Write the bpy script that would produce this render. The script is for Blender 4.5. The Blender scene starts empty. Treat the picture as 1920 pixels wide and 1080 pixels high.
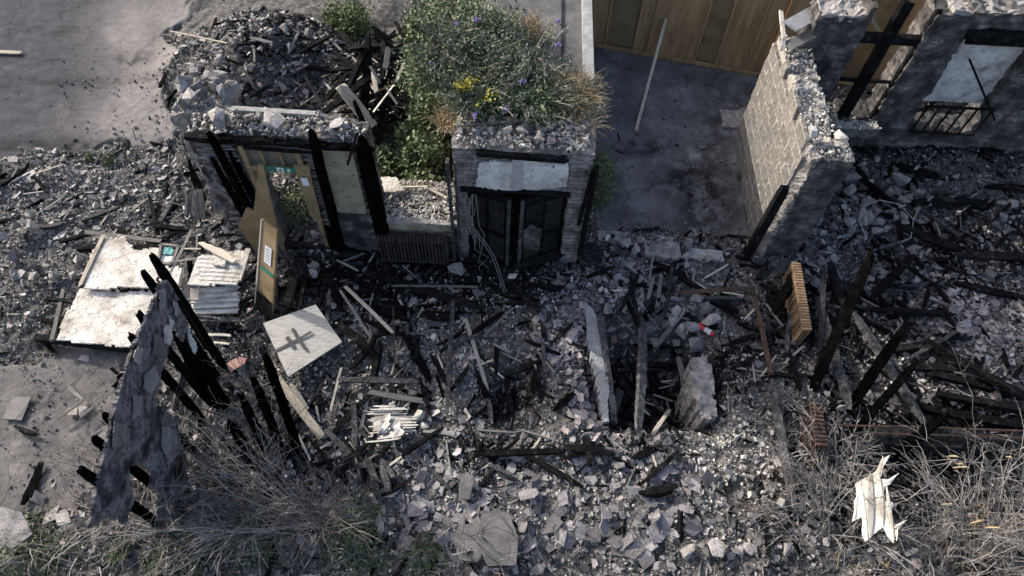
import bpy, math, random
import numpy as np
from mathutils import Vector, Matrix
rng = np.random.default_rng(7); random.seed(7)
C = bpy.context.scene.collection
SC = bpy.context.scene

# ------------------------------------------------------------------ camera, sky, sun, exposure
F = 1297.; TH = math.radians(57); RO = math.radians(3.0); CH = 11.7
fv = np.array([0, math.cos(TH), -math.sin(TH)]); r0 = np.array([1., 0, 0]); u0 = np.array([0, math.sin(TH), math.cos(TH)])
uv_ = math.cos(RO)*u0 - math.sin(RO)*r0; rv = math.cos(RO)*r0 + math.sin(RO)*u0
CP = np.array([0, 0, CH])
cam = bpy.data.cameras.new('camera'); cam.sensor_width = 36; cam.lens = 36*F/1920; cam.clip_end = 3000; cam.clip_start = .1
co = bpy.data.objects.new('camera', cam); C.objects.link(co); SC.camera = co
m = Matrix.Identity(4)
for i in range(3): m[i][0] = rv[i]; m[i][1] = uv_[i]; m[i][2] = -fv[i]; m[i][3] = CP[i]
co.matrix_world = m
SUN = Vector((1.6, -1.1, -1.0)).normalized()
el = math.asin(-SUN.z); az = math.atan2(-SUN.x, -SUN.y)
wd = bpy.data.worlds.new('World'); SC.world = wd; wd.use_nodes = True
sky = wd.node_tree.nodes.new('ShaderNodeTexSky'); sky.sky_type = 'NISHITA'; sky.sun_disc = False
sky.sun_elevation = el; sky.sun_rotation = az; sky.air_density = .8; sky.dust_density = 3.0; sky.ozone_density = .3
bg = wd.node_tree.nodes['Background']; bg.inputs[1].default_value = .15
wd.node_tree.links.new(sky.outputs[0], bg.inputs[0])
sl = bpy.data.lights.new('sun', 'SUN'); sl.energy = 2.4; sl.angle = math.radians(.6); sl.color = (1, .955, .89)
so = bpy.data.objects.new('sun', sl); C.objects.link(so); so.rotation_euler = SUN.to_track_quat('-Z', 'Y').to_euler()
SC.view_settings.view_transform = 'Standard'; SC.view_settings.look = 'None'; SC.view_settings.gamma = 1
SC.view_settings.exposure = 1.04
SC.cycles.max_bounces = 5

# ------------------------------------------------------------------ survey: where a pixel of the photo stands in the place
def ray(px, py): return fv + rv*(px-960)/F - uv_*(py-540)/F
def G(px, py, z=0.):
    d = ray(px, py); return CP + d*(z-CH)/d[2]
def PY(px, py, Y):
    d = ray(px, py); return CP + d*Y/d[1]
def PX(px, py, X):
    d = ray(px, py); return CP + d*X/d[0]
def GG(px, py, dz=0.):
    z = 0.
    for _ in range(6): p = G(px, py, z); z = .4*z+.6*(float(gh(p[0], p[1]))+dz)
    p = G(px, py, z); return p
def pix(x, y, z=0.):
    vx, vy, vz = x, y, z-CH
    dep = vx*fv[0]+vy*fv[1]+vz*fv[2]
    return 960+F*(vx*rv[0]+vy*rv[1]+vz*rv[2])/dep, 540-F*(vx*uv_[0]+vy*uv_[1]+vz*uv_[2])/dep

# ------------------------------------------------------------------ noise
_L = np.random.default_rng(3).random((256, 256))
def vnoise(x, y):
    x = np.asarray(x, float); y = np.asarray(y, float)
    xi = np.floor(x).astype(int); yi = np.floor(y).astype(int); fx = x-xi; fy = y-yi
    fx = fx*fx*(3-2*fx); fy = fy*fy*(3-2*fy)
    a = _L[xi & 255, yi & 255]; b = _L[(xi+1) & 255, yi & 255]; c = _L[xi & 255, (yi+1) & 255]; d = _L[(xi+1) & 255, (yi+1) & 255]
    return (a*(1-fx)+b*fx)*(1-fy)+(c*(1-fx)+d*fx)*fy
def fbm(x, y, o=4):
    s = 0; a = .5; t = 0
    for i in range(o): s = s+a*vnoise(x*2**i+i*17.3, y*2**i+i*9.1); t += a; a *= .5
    return s/t
def pip(px, py, poly):
    ins = np.zeros(np.shape(px), bool); n = len(poly)
    for i in range(n):
        x1, y1 = poly[i]; x2, y2 = poly[(i+1) % n]
        if y1 == y2: continue
        c = ((y1 > py) != (y2 > py)) & (px < (x2-x1)*(py-y1)/(y2-y1)+x1)
        ins ^= c
    return ins

# ------------------------------------------------------------------ mesh builder
ORG = {}
class MB:
    def __init__(s): s.V = []; s.Fs = []; s.n = 0; s.T = []; s.U = []
    def add(s, v, fl, tone=.5, uv=None):
        v = np.asarray(v, float); s.V.append(v)
        for f in fl: s.Fs.append(np.asarray(f, int)+s.n)
        s.T.append(np.full(len(v), tone) if np.isscalar(tone) else np.asarray(tone, float))
        s.U.append(v[:, :2]*0 if uv is None else uv); s.n += len(v)
    def inst(s, bv, bf, M, T, tone):
        n = len(T); k = len(bv)
        v = np.einsum('nij,kj->nki', M, bv)+T[:, None, :]
        off = (np.arange(n)*k)[:, None, None]
        s.V.append(v.reshape(-1, 3))
        for f in bf:
            f = np.asarray(f, int); s.Fs.append((f[None]+off).reshape(-1, f.shape[1])+s.n)
        s.T.append(np.repeat(tone, k)); s.U.append(np.zeros((n*k, 2))); s.n += n*k
    def build(s, name, mat, parent=None, smooth=False):
        V = np.concatenate(s.V); T = np.concatenate(s.T); U = np.concatenate(s.U)
        me = bpy.data.meshes.new(name)
        if parent is None: org = np.array([V[:, 0].mean(), V[:, 1].mean(), V[:, 2].min()])
        else: org = ORG[parent.name]
        V = V-org
        me.vertices.add(len(V)); me.vertices.foreach_set('co', V.astype(np.float32).ravel())
        tot = np.concatenate([np.full(len(f), f.shape[1]) for f in s.Fs]); lv = np.concatenate([f.ravel() for f in s.Fs])
        me.loops.add(len(lv)); me.loops.foreach_set('vertex_index', lv.astype(np.int32))
        me.polygons.add(len(tot)); st = np.concatenate([[0], np.cumsum(tot)[:-1]])
        me.polygons.foreach_set('loop_start', st.astype(np.int32))
        me.update(calc_edges=True); me.validate()
        if len(me.loops) == len(lv):
            ul = me.uv_layers.new(name='UVMap'); ul.data.foreach_set('uv', U[lv].astype(np.float32).ravel())
        if len(me.vertices) == len(T):
            a = me.attributes.new('tone', 'FLOAT', 'POINT'); a.data.foreach_set('value', T.astype(np.float32))
        me.polygons.foreach_set('use_smooth', np.full(len(me.polygons), bool(smooth)))
        me.materials.append(mat)
        o = bpy.data.objects.new(name, me); C.objects.link(o)
        if parent is None: o.location = org
        else: o.parent = parent
        ORG[o.name] = org
        return o
def tag(o, label=None, cat=None, group=None, kind=None):
    if label: o['label'] = label
    if cat: o['category'] = cat
    if group: o['group'] = group
    if kind: o['kind'] = kind
    return o
def empty(name, loc, label, cat, group=None):
    o = bpy.data.objects.new(name, None); C.objects.link(o); o.location = loc; o.empty_display_size = .2
    ORG[o.name] = np.array(loc, float); return tag(o, label, cat, group)

BOXF = [np.array([[0,1,3,2],[4,6,7,5],[0,4,5,1],[2,3,7,6],[0,2,6,4],[1,5,7,3]])]
def box(mb, c, s, rz=0, jit=0, tone=.5, M=None):
    v = np.array([[x, y, z] for x in (-.5, .5) for y in (-.5, .5) for z in (-.5, .5)])*s
    if jit: v = v+rng.uniform(-jit, jit, v.shape)
    if M is not None: v = v@np.asarray(M).T
    elif rz: v = v@np.array([[math.cos(rz), -math.sin(rz), 0], [math.sin(rz), math.cos(rz), 0], [0, 0, 1]]).T
    mb.add(v+np.asarray(c), BOXF, tone)
def frame(d, up=(0, 0, 1)):
    d = np.asarray(d, float); d = d/np.linalg.norm(d); up = np.asarray(up, float)
    if abs(d@up) > .98: up = np.array([0, 1., 0])
    a = np.cross(d, up); a /= np.linalg.norm(a); b = np.cross(a, d); return d, a, b
def beam(mb, p0, p1, w, h, jag=.0, taper=0, segs=1, tone=.5, twist=0, up=(0, 0, 1)):
    p0 = np.asarray(p0, float); p1 = np.asarray(p1, float); d, a, b = frame(p1-p0, up); L = np.linalg.norm(p1-p0)
    if twist: a, b = a*math.cos(twist)+b*math.sin(twist), b*math.cos(twist)-a*math.sin(twist)
    n = segs+1; V = []; Uv = []
    prof = [(-1, -1), (-.2, -1.02), (1, -1), (1.02, .1), (1, 1), (.1, 1.02), (-1, 1), (-1.02, -.1)] if jag else [(-1, -1), (1, -1), (1, 1), (-1, 1)]
    k = len(prof); bend = rng.normal(0, jag*.5, 2) if jag else (0, 0)
    for i in range(n):
        t = i/segs; e = min(t, 1-t)*L
        sc = 1-taper*math.exp(-e/.18)
        c = p0+(p1-p0)*t+(a*bend[0]+b*bend[1])*math.sin(math.pi*t)
        for j, (x, y) in enumerate(prof):
            q = 1+(rng.uniform(-1, 1)*jag*2.2/max(w, .02)*.25 if jag else 0)
            q2 = d*(rng.uniform(-.5, .5)*w if (jag and i in (0, n-1)) else 0)
            V.append(c+a*x*w/2*sc*q+b*y*h/2*sc*q+q2); Uv.append((t*L, j/k*2*(w+h)))
    Fq = [[i*k+j, i*k+(j+1) % k, (i+1)*k+(j+1) % k, (i+1)*k+j] for i in range(segs) for j in range(k)]
    mb.add(V, [np.array(Fq), np.array([list(range(k))[::-1]]), np.array([[segs*k+j for j in range(k)]])], tone, np.array(Uv))
def tube(mb, P, R, sides=4, tone=.5):
    P = np.asarray(P, float); n = len(P); R = np.broadcast_to(R, n)
    T = np.gradient(P, axis=0); T /= np.linalg.norm(T, axis=1)[:, None]+1e-9
    ref = np.array([.31, .2, .93]) if abs(T[0]@np.array([.31, .2, .93])) < .95 else np.array([1., 0, 0])
    A = np.cross(T, ref); A /= np.linalg.norm(A, axis=1)[:, None]+1e-9; B = np.cross(T, A)
    an = np.arange(sides)*2*math.pi/sides
    V = P[:, None]+R[:, None, None]*(A[:, None]*np.cos(an)[None, :, None]+B[:, None]*np.sin(an)[None, :, None])
    i = np.arange(n-1)[:, None]*sides; j = np.arange(sides)[None]; j2 = (j+1) % sides
    Fq = np.stack([i+j, i+j2, i+sides+j2, i+sides+j], -1).reshape(-1, 4)
    mb.add(V.reshape(-1, 3), [Fq, np.array([[*range(sides)][::-1]]), np.array([[(n-1)*sides+q for q in range(sides)]])], tone)
def grid_solid(mb, O, U, V, W, Hh, inside, cell=.06, thick=.1, noise=.012, jit=.35, tone=.5, drop=0.0, nscale=3, rr=.35):
    """a ragged solid slab: cells of a W x Hh sheet that pass inside(u,v), extruded back by thick"""
    O = np.asarray(O, float); U = np.asarray(U, float); U = U/np.linalg.norm(U); V = np.asarray(V, float); V = V/np.linalg.norm(V); N = np.cross(U, V)
    nx = max(1, int(round(W/cell))); ny = max(1, int(round(Hh/cell)))
    uu = np.linspace(0, W, nx+1); vv = np.linspace(0, Hh, ny+1); u, v = np.meshgrid(uu, vv, indexing='ij')
    cu = (uu[1:]+uu[:-1])/2; cv = (vv[1:]+vv[:-1])/2; cuu, cvv = np.meshgrid(cu, cv, indexing='ij')
    ok = inside(cuu, cvv) if inside else np.ones(cuu.shape, bool)
    if drop: ok &= rng.random(ok.shape) > drop
    ju = u+rng.uniform(-1, 1, u.shape)*cell*jit; jv = v+rng.uniform(-1, 1, v.shape)*cell*jit
    dep = (fbm(u*nscale+O[0]*3.1, v*nscale+O[1]*1.7+O[2])-.5)*2*noise+rng.uniform(-1, 1, u.shape)*noise*rr
    Fr = O+ju[..., None]*U+jv[..., None]*V+dep[..., None]*N
    Bk = O+ju[..., None]*U+jv[..., None]*V-(thick+rng.uniform(0, 1, u.shape)*noise)[..., None]*N
    nv = (nx+1)*(ny+1); idx = np.arange(nv).reshape(nx+1, ny+1)
    a = idx[:-1, :-1]; b = idx[1:, :-1]; c = idx[1:, 1:]; d = idx[:-1, 1:]
    fr = np.stack([a, b, c, d], -1)[ok]; bk = np.stack([d, c, b, a], -1)[ok]+nv
    pad = np.zeros((nx+2, ny+2), bool); pad[1:-1, 1:-1] = ok; fs = [fr, bk]
    for (di, dj, e0, e1) in ((0, -1, a, b), (1, 0, b, c), (0, 1, c, d), (-1, 0, d, a)):
        bd = ok & ~pad[1+di:1+di+nx, 1+dj:1+dj+ny]
        if bd.any(): fs.append(np.stack([e0[bd]+nv, e1[bd]+nv, e1[bd], e0[bd]], -1))
    K = max(1, int(round(thick/cell)) if thick < 1.6 else 8); uf = np.stack([u.ravel(), v.ravel()], -1); UVs = [uf, uf]; VV = [Fr.reshape(-1, 3), Bk.reshape(-1, 3)]
    for k in range(1, K):
        t = k/K; j_ = rng.uniform(-1, 1, (nv, 3))*cell*jit*.9; VV.append(VV[0]*(1-t)+VV[1]*t+j_); UVs.append(uf+[thick*t, 0])
    L_ = lambda k: 0 if k == 0 else (nv if k == K else (k+1)*nv)
    fs2 = fs[:2]
    for q in fs[2:]:
        e0 = q[:, 3]; e1 = q[:, 2]
        for k in range(K): fs2.append(np.stack([e0+L_(k+1), e1+L_(k+1), e1+L_(k), e0+L_(k)], -1))
    VV = np.concatenate(VV); F_ = np.concatenate(fs2); uvs = np.concatenate(UVs)
    used = np.unique(F_); mp = np.zeros(len(VV), int); mp[used] = np.arange(len(used))
    mb.add(VV[used], [mp[F_]], tone, uvs[used])
def sheet_poly(mb, pts, O, U, V, **kw):
    """ragged slab from 3-D points lying in plane O,U,V"""
    U = np.asarray(U, float)/np.linalg.norm(U); V = np.asarray(V, float)/np.linalg.norm(V)
    q = [((p-O)@U, (p-O)@V) for p in pts]
    x0 = min(a for a, b in q); x1 = max(a for a, b in q); y0 = min(b for a, b in q); y1 = max(b for a, b in q)
    poly = [(a-x0, b-y0) for a, b in q]; rag = kw.pop('rag', .02)
    def ins(u, v): return pip(u+(fbm(u*9, v*9)-.5)*rag*3, v+(fbm(u*9+5, v*9)-.5)*rag*3, poly)
    grid_solid(mb, O+U*x0+V*y0, U, V, x1-x0, y1-y0, ins, **kw)

# ------------------------------------------------------------------ materials
def mat(name, stops, scale=4, detail=8, bump=.3, bscale=30, rough=.9, tone=.5, stretch=(1, 1, 1), uv=False, kind='noise', extra=None, spec=.3, objrnd=0., speck=None, crack=None):
    mt = bpy.data.materials.new(name); mt.use_nodes = True; nt = mt.node_tree; N = nt.nodes; L = nt.links; bs = N['Principled BSDF']
    bs.inputs['Roughness'].default_value = rough; bs.inputs['Specular IOR Level'].default_value = spec
    tc = N.new('ShaderNodeTexCoord'); mp = N.new('ShaderNodeMapping'); mp.inputs['Scale'].default_value = stretch
    L.new(tc.outputs['UV' if uv else 'Object'], mp.inputs[0])
    oi = N.new('ShaderNodeObjectInfo'); ad = N.new('ShaderNodeVectorMath'); ad.operation = 'ADD'
    sc_ = N.new('ShaderNodeMath'); sc_.operation = 'MULTIPLY'; sc_.inputs[1].default_value = 40; L.new(oi.outputs['Random'], sc_.inputs[0])
    L.new(mp.outputs[0], ad.inputs[0]); L.new(sc_.outputs[0], ad.inputs[1]); vec = ad.outputs[0]
    if kind == 'brick': vec = mp.outputs[0]
    nz = N.new('ShaderNodeTexNoise'); nz.inputs['Scale'].default_value = scale; nz.inputs['Detail'].default_value = detail; nz.inputs['Roughness'].default_value = .62
    L.new(vec, nz.inputs['Vector'])
    cr = N.new('ShaderNodeValToRGB'); e = cr.color_ramp.elements
    while len(e) < len(stops): e.new(.5)
    for i, (p, c) in enumerate(stops): e[i].position = p; e[i].color = (*c, 1)
    L.new(nz.outputs[0], cr.inputs[0]); col = cr.outputs[0]
    bn = N.new('ShaderNodeTexNoise'); bn.inputs['Scale'].default_value = bscale; bn.inputs['Detail'].default_value = 6; L.new(vec, bn.inputs['Vector']); bh = bn.outputs[0]
    if kind == 'brick':
        br = N.new('ShaderNodeTexBrick'); bw, rh, ms, mcol, off = extra
        br.inputs['Scale'].default_value = 1; br.inputs['Brick Width'].default_value = bw; br.inputs['Row Height'].default_value = rh; br.inputs['Mortar Size'].default_value = ms
        br.inputs['Mortar Smooth'].default_value = .3; br.inputs['Bias'].default_value = 0; br.offset = off
        br.inputs['Color1'].default_value = (.8, .8, .8, 1); br.inputs['Color2'].default_value = (1.15, 1.1, 1.05, 1)
        wn = N.new('ShaderNodeTexNoise'); wn.inputs['Scale'].default_value = 3; L.new(mp.outputs[0], wn.inputs['Vector'])
        w2 = N.new('ShaderNodeVectorMath'); w2.operation = 'MULTIPLY_ADD'; L.new(wn.outputs['Color'], w2.inputs[0]); w2.inputs[1].default_value = (.03, .03, 0); L.new(mp.outputs[0], w2.inputs[2])
        L.new(w2.outputs[0], br.inputs['Vector'])
        mx = N.new('ShaderNodeMix'); mx.data_type = 'RGBA'; mx.blend_type = 'MULTIPLY'; mx.inputs[0].default_value = 1; L.new(col, mx.inputs[6]); L.new(br.outputs[0], mx.inputs[7])
        m2 = N.new('ShaderNodeMix'); m2.data_type = 'RGBA'; L.new(mx.outputs[2], m2.inputs[6]); m2.inputs[7].default_value = (*mcol, 1)
        # mortar is itself sooty where the wall is
        m3 = N.new('ShaderNodeMath'); m3.operation = 'MULTIPLY'; L.new(br.outputs['Fac'], m3.inputs[0])
        mr = N.new('ShaderNodeMapRange'); mr.inputs[1].default_value = .35; mr.inputs[2].default_value = .6; mr.inputs[3].default_value = .35; mr.inputs[4].default_value = 1; L.new(nz.outputs[0], mr.inputs[0]); L.new(mr.outputs[0], m3.inputs[1])
        L.new(m3.outputs[0], m2.inputs[0]); col = m2.outputs[2]
        sb = N.new('ShaderNodeMath'); sb.operation = 'MULTIPLY_ADD'; L.new(br.outputs['Fac'], sb.inputs[0]); sb.inputs[1].default_value = .6; L.new(bh, sb.inputs[2]); bh = sb.outputs[0]
    if kind == 'char':   # cracked charcoal scales
        vo = N.new('ShaderNodeTexVoronoi'); vo.feature = 'DISTANCE_TO_EDGE'; vo.inputs['Scale'].default_value = 22; L.new(vec, vo.inputs['Vector'])
        mr = N.new('ShaderNodeMapRange'); mr.inputs[2].default_value = .12; L.new(vo.outputs[0], mr.inputs[0])
        sb = N.new('ShaderNodeMath'); sb.operation = 'MULTIPLY_ADD'; L.new(bh, sb.inputs[0]); sb.inputs[1].default_value = .4; L.new(mr.outputs[0], sb.inputs[2]); bh = sb.outputs[0]
    if speck:
        vs = N.new('ShaderNodeTexNoise'); vs.inputs['Scale'].default_value = speck[0]; vs.inputs['Detail'].default_value = 3; L.new(vec, vs.inputs['Vector'])
        sr = N.new('ShaderNodeMapRange'); sr.inputs[1].default_value = speck[1]; sr.inputs[2].default_value = speck[1]+.06; L.new(vs.outputs[0], sr.inputs[0])
        sm = N.new('ShaderNodeMix'); sm.data_type = 'RGBA'; L.new(sr.outputs[0], sm.inputs[0]); L.new(col, sm.inputs[6]); sm.inputs[7].default_value = (*speck[2], 1); col = sm.outputs[2]
    if crack:
        cw = N.new('ShaderNodeVectorMath'); cw.operation = 'MULTIPLY_ADD'; L.new(nz.outputs['Color'], cw.inputs[0]); cw.inputs[1].default_value = (.35, .35, .35); L.new(vec, cw.inputs[2])
        cv = N.new('ShaderNodeTexVoronoi'); cv.feature = 'DISTANCE_TO_EDGE'; cv.inputs['Scale'].default_value = crack[0]; L.new(cw.outputs[0], cv.inputs['Vector'])
        cm = N.new('ShaderNodeMapRange'); cm.inputs[2].default_value = crack[1]; cm.inputs[3].default_value = crack[2]; L.new(cv.outputs[0], cm.inputs[0])
        cs = N.new('ShaderNodeVectorMath'); cs.operation = 'SCALE'; L.new(col, cs.inputs[0]); L.new(cm.outputs[0], cs.inputs['Scale']); col = cs.outputs[0]
    # per-piece tone
    at = N.new('ShaderNodeAttribute'); at.attribute_name = 'tone'
    ma = N.new('ShaderNodeMapRange'); ma.inputs[3].default_value = 1-tone; ma.inputs[4].default_value = 1+tone; L.new(at.outputs['Fac'], ma.inputs[0]); fac = ma.outputs[0]
    if objrnd:
        mo = N.new('ShaderNodeMapRange'); mo.inputs[3].default_value = 1-objrnd; mo.inputs[4].default_value = 1+objrnd; L.new(oi.outputs['Random'], mo.inputs[0])
        mm = N.new('ShaderNodeMath'); mm.operation = 'MULTIPLY'; L.new(fac, mm.inputs[0]); L.new(mo.outputs[0], mm.inputs[1]); fac = mm.outputs[0]
    vm = N.new('ShaderNodeVectorMath'); vm.operation = 'SCALE'; L.new(col, vm.inputs[0]); L.new(fac, vm.inputs['Scale'])
    L.new(vm.outputs[0], bs.inputs['Base Color'])
    bp = N.new('ShaderNodeBump'); bp.inputs['Strength'].default_value = bump; bp.inputs['Distance'].default_value = .02; L.new(bh, bp.inputs['Height']); L.new(bp.outputs[0], bs.inputs['Normal'])
    return mt
g = lambda v, r=1., b=1.: (v*r, v, v*b)
M = dict(
 char=mat('charred_wood', [(.3, g(.006)), (.58, g(.016)), (.72, (.06, .06, .062)), (.85, (.14, .138, .135))], 6, bump=1, bscale=50, rough=.9, kind='char', objrnd=.35, stretch=(1, 1, 1), spec=.05),
 jet=mat('jet_charred_wood', [(.3, g(.002)), (.62, g(.005)), (.85, (.03, .03, .031))], 6, bump=1, bscale=50, rough=1, kind='char', objrnd=.3, spec=.0),
 ash=mat('ashy_charred_wood', [(.3, g(.02)), (.5, (.07, .068, .07)), (.7, (.17, .165, .165))], 9, bump=1, bscale=50, rough=.8, kind='char', objrnd=.3),
 grey=mat('weathered_wood', [(.3, (.07, .065, .06)), (.5, (.17, .16, .145)), (.72, (.28, .265, .24))], 5, bump=.6, bscale=18, rough=.8, objrnd=.35, uv=True, stretch=(1, 14, 1)),
 pale=mat('pale_split_wood', [(.28, (.16, .12, .08)), (.45, (.42, .37, .29)), (.7, (.62, .57, .48))], 5, bump=.5, bscale=18, rough=.75, objrnd=.25, uv=True, stretch=(1, 14, 1)),
 iron=mat('burnt_iron', [(.3, (.012, .011, .011)), (.55, (.045, .038, .034)), (.8, (.10, .075, .055))], 7, bump=.4, rough=.8),
 tan=mat('tan_rusted_iron', [(.3, (.16, .09, .045)), (.5, (.30, .19, .11)), (.75, (.42, .29, .18))], 9, bump=.4, rough=.85, objrnd=.15),
 rust=mat('rusted_iron', [(.3, (.02, .014, .011)), (.5, (.065, .038, .026)), (.75, (.13, .08, .052))], 12, bump=.4, rough=.8, objrnd=.2),
 slate=mat('slate', [(.3, (.088, .083, .079)), (.55, (.19, .177, .17)), (.78, (.31, .285, .268))], 3.5, bump=.3, bscale=24, rough=.62, tone=.6, objrnd=.4, speck=(55, .66, (.42, .40, .38))),
 mauve=mat('mauve_slate', [(.3, (.11, .10, .10)), (.55, (.215, .195, .193)), (.78, (.31, .28, .27))], 3.5, bump=.3, bscale=24, rough=.6, tone=.5, objrnd=.45, speck=(55, .66, (.42, .40, .38))),
 pink=mat('scorched_slate', [(.3, (.19, .155, .15)), (.55, (.36, .305, .285)), (.78, (.48, .42, .385))], 4, bump=.3, bscale=30, rough=.75, tone=.5, objrnd=.3),
 lime=mat('lime_plaster_bits', [(.3, (.27, .245, .21)), (.55, (.48, .45, .40)), (.8, (.68, .65, .59))], 6, bump=.3, rough=.9, tone=.35, objrnd=.3),
 grit=mat('grey_grit', [(.3, (.08, .074, .068)), (.52, (.22, .20, .185)), (.75, (.38, .35, .32))], 7, bump=.5, rough=.95, tone=.6, objrnd=.3),
 fine=mat('fine_debris', [(.3, (.05, .046, .043)), (.5, (.15, .138, .127)), (.72, (.31, .285, .26))], 1.6, detail=8, bump=.4, rough=.95, tone=.7),
 coal=mat('charcoal_bits', [(.3, g(.006)), (.6, g(.022)), (.85, (.07, .07, .07))], 8, bump=1, bscale=60, rough=.85, spec=.1, tone=.6, objrnd=.3),
 stone=mat('rubble_stone', [(.28, (.13, .12, .11)), (.5, (.26, .24, .225)), (.75, (.42, .39, .355))], 5, bump=.7, bscale=22, rough=.9, tone=.3, objrnd=.35, speck=(14, .64, (.10, .095, .095))),
 plaster=mat('scorched_plaster', [(.3, (.22, .20, .18)), (.44, (.48, .45, .42)), (.6, (.66, .64, .61)), (.8, (.66, .62, .54))], 3.5, bump=.4, bscale=20, rough=.9, speck=(13, .66, (.16, .14, .13)), crack=(6, .03, .5)),
 whiteb=mat('painted_board', [(.33, (.24, .205, .165)), (.43, (.47, .43, .37)), (.55, (.62, .585, .52)), (.75, (.74, .72, .67))], 2.4, detail=10, bump=.5, bscale=30, rough=.85, speck=(13, .64, (.30, .26, .21)), tone=.2, crack=(4.5, .025, .45)),
 soot=mat('sooty_masonry', [(.3, (.05, .047, .046)), (.43, (.14, .13, .128)), (.56, (.25, .235, .225)), (.75, (.38, .355, .335))], 3.2, bump=1, bscale=14, rough=.95, uv=True, kind='brick', extra=(.34, .105, .009, (.13, .12, .115), .5), tone=.3),
 sootd=mat('blackened_masonry', [(.32, (.014, .014, .015)), (.46, (.05, .048, .048)), (.57, (.12, .113, .11)), (.72, (.27, .25, .24))], 3.0, bump=1, bscale=10, rough=.95, uv=True, kind='brick', extra=(.5, .17, .014, (.09, .085, .08), .5), tone=.3),
 block=mat('block_masonry', [(.3, (.13, .125, .115)), (.5, (.19, .18, .162)), (.75, (.26, .245, .22))], 9, bump=1, bscale=60, rough=.95, uv=True, kind='brick', extra=(.55, .275, .024, (.40, .375, .34), .43), tone=.1),
 core=mat('rubble_core', [(.3, (.13, .12, .11)), (.5, (.28, .26, .235)), (.75, (.44, .41, .375))], 5, bump=1, bscale=20, rough=.98, tone=.3, speck=(11, .62, (.12, .11, .10))),
 ply=mat('plywood', [(.3, (.24, .15, .075)), (.55, (.40, .265, .14)), (.8, (.50, .36, .21))], 1.6, bump=.2, bscale=8, rough=.7, stretch=(4, 4, .5), tone=.3),
 mdf=mat('brown_board', [(.3, (.16, .11, .06)), (.55, (.26, .185, .10)), (.8, (.34, .25, .15))], 2.5, bump=.15, bscale=20, rough=.6, tone=.3),
 panel=mat('stained_panel', [(.3, (.16, .135, .09)), (.5, (.30, .265, .19)), (.75, (.40, .365, .28))], 3, bump=.3, rough=.8, speck=(8, .64, (.10, .09, .07))),
 gboard=mat('scorched_wallboard', [(.36, (.014, .013, .013)), (.43, (.055, .05, .05)), (.48, (.13, .12, .122)), (.53, (.19, .175, .175)), (.57, (.06, .056, .056)), (.62, (.15, .137, .135)), (.68, (.26, .215, .19))], 2.6, detail=12, crack=(3, .03, .35), bump=.9, bscale=14, rough=.85, speck=(3.2, .57, (.05, .047, .055))),
 mboard=mat('grained_board', [(.3, (.26, .24, .21)), (.5, (.42, .40, .36)), (.75, (.54, .51, .46))], 3, bump=.4, rough=.85, stretch=(2, 9, 1), speck=(9, .66, (.22, .20, .17))),
 alu=mat('dull_metal', [(.3, (.14, .14, .145)), (.7, (.26, .26, .27))], 4, bump=.1, rough=.45, spec=.6),
 felt=mat('roof_felt', [(.3, (.07, .069, .07)), (.5, (.115, .112, .11)), (.75, (.17, .165, .16))], 2.5, bump=.5, bscale=60, rough=.95),
 cope=mat('coping', [(.3, (.20, .20, .19)), (.7, (.38, .375, .36))], 7, bump=.3, rough=.9),
 green=mat('green_sign', [(0, (.02, .16, .10)), (1, (.03, .20, .13))], 5, bump=.05, rough=.5),
 white=mat('white_paint', [(.3, (.48, .46, .42)), (.5, (.70, .68, .64)), (.7, (.80, .79, .75))], 4, bump=.2, rough=.7),
 torn=mat('torn_painted_wood', [(.3, (.34, .29, .21)), (.44, (.56, .525, .45)), (.62, (.68, .655, .59))], 2.5, bump=.6, bscale=14, rough=.8, speck=(9, .63, (.42, .37, .29))),
 paper=mat('paper', [(.3, (.60, .60, .64)), (.7, (.78, .78, .82))], 5, bump=.05, rough=.8),
 strip=mat('smooth_render', [(.3, (.30, .285, .285)), (.6, (.40, .38, .38))], 5, bump=.3, rough=.9),
 ink=mat('ink', [(0, g(.03)), (1, g(.06))], 5, bump=0, rough=.7),
 red=mat('red_paint', [(.3, (.35, .02, .03)), (.7, (.5, .04, .05))], 5, bump=.1, rough=.4),
 glass=mat('dark_pane', [(.3, (.10, .09, .075)), (.7, (.17, .155, .13))], 3, bump=.05, rough=.25, spec=.6),
 teal=mat('teal_card', [(.3, (.05, .22, .22)), (.7, (.10, .34, .34))], 6, bump=.1, rough=.6),
 leaf=mat('bramble_leaf', [(.3, (.065, .095, .038)), (.6, (.145, .185, .085)), (.85, (.24, .27, .14))], 1.5, bump=.1, rough=.55, tone=.55),
 leaf2=mat('grey_green_leaf', [(.3, (.065, .083, .046)), (.6, (.14, .165, .095)), (.85, (.24, .26, .17))], 1.5, bump=.1, rough=.6, tone=.5),
 grass=mat('green_grass', [(.3, (.05, .085, .025)), (.7, (.12, .16, .06))], 1.5, bump=.1, rough=.7, tone=.5),
 straw=mat('dry_grass', [(.3, (.22, .16, .085)), (.7, (.42, .33, .20))], 2, bump=.1, rough=.8, tone=.4),
 twig=mat('grey_twig', [(.3, (.10, .09, .084)), (.55, (.24, .222, .205)), (.8, (.40, .375, .345))], 3, bump=.3, rough=.9, tone=.7),
 dtwig=mat('dark_twig', [(.3, (.07, .055, .05)), (.7, (.20, .165, .145))], 3, bump=.3, rough=.9, tone=.4),
 yellow=mat('yellow_petals', [(.3, (.40, .32, .03)), (.7, (.58, .49, .07))], 9, bump=.1, rough=.6, tone=.2),
 purple=mat('lilac_petals', [(.3, (.17, .11, .34)), (.7, (.32, .22, .50))], 9, bump=.1, rough=.7, tone=.3),
 redbrick=mat('red_tile', [(.3, (.30, .16, .13)), (.7, (.45, .28, .24))], 5, bump=.3, rough=.9),
)

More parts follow.
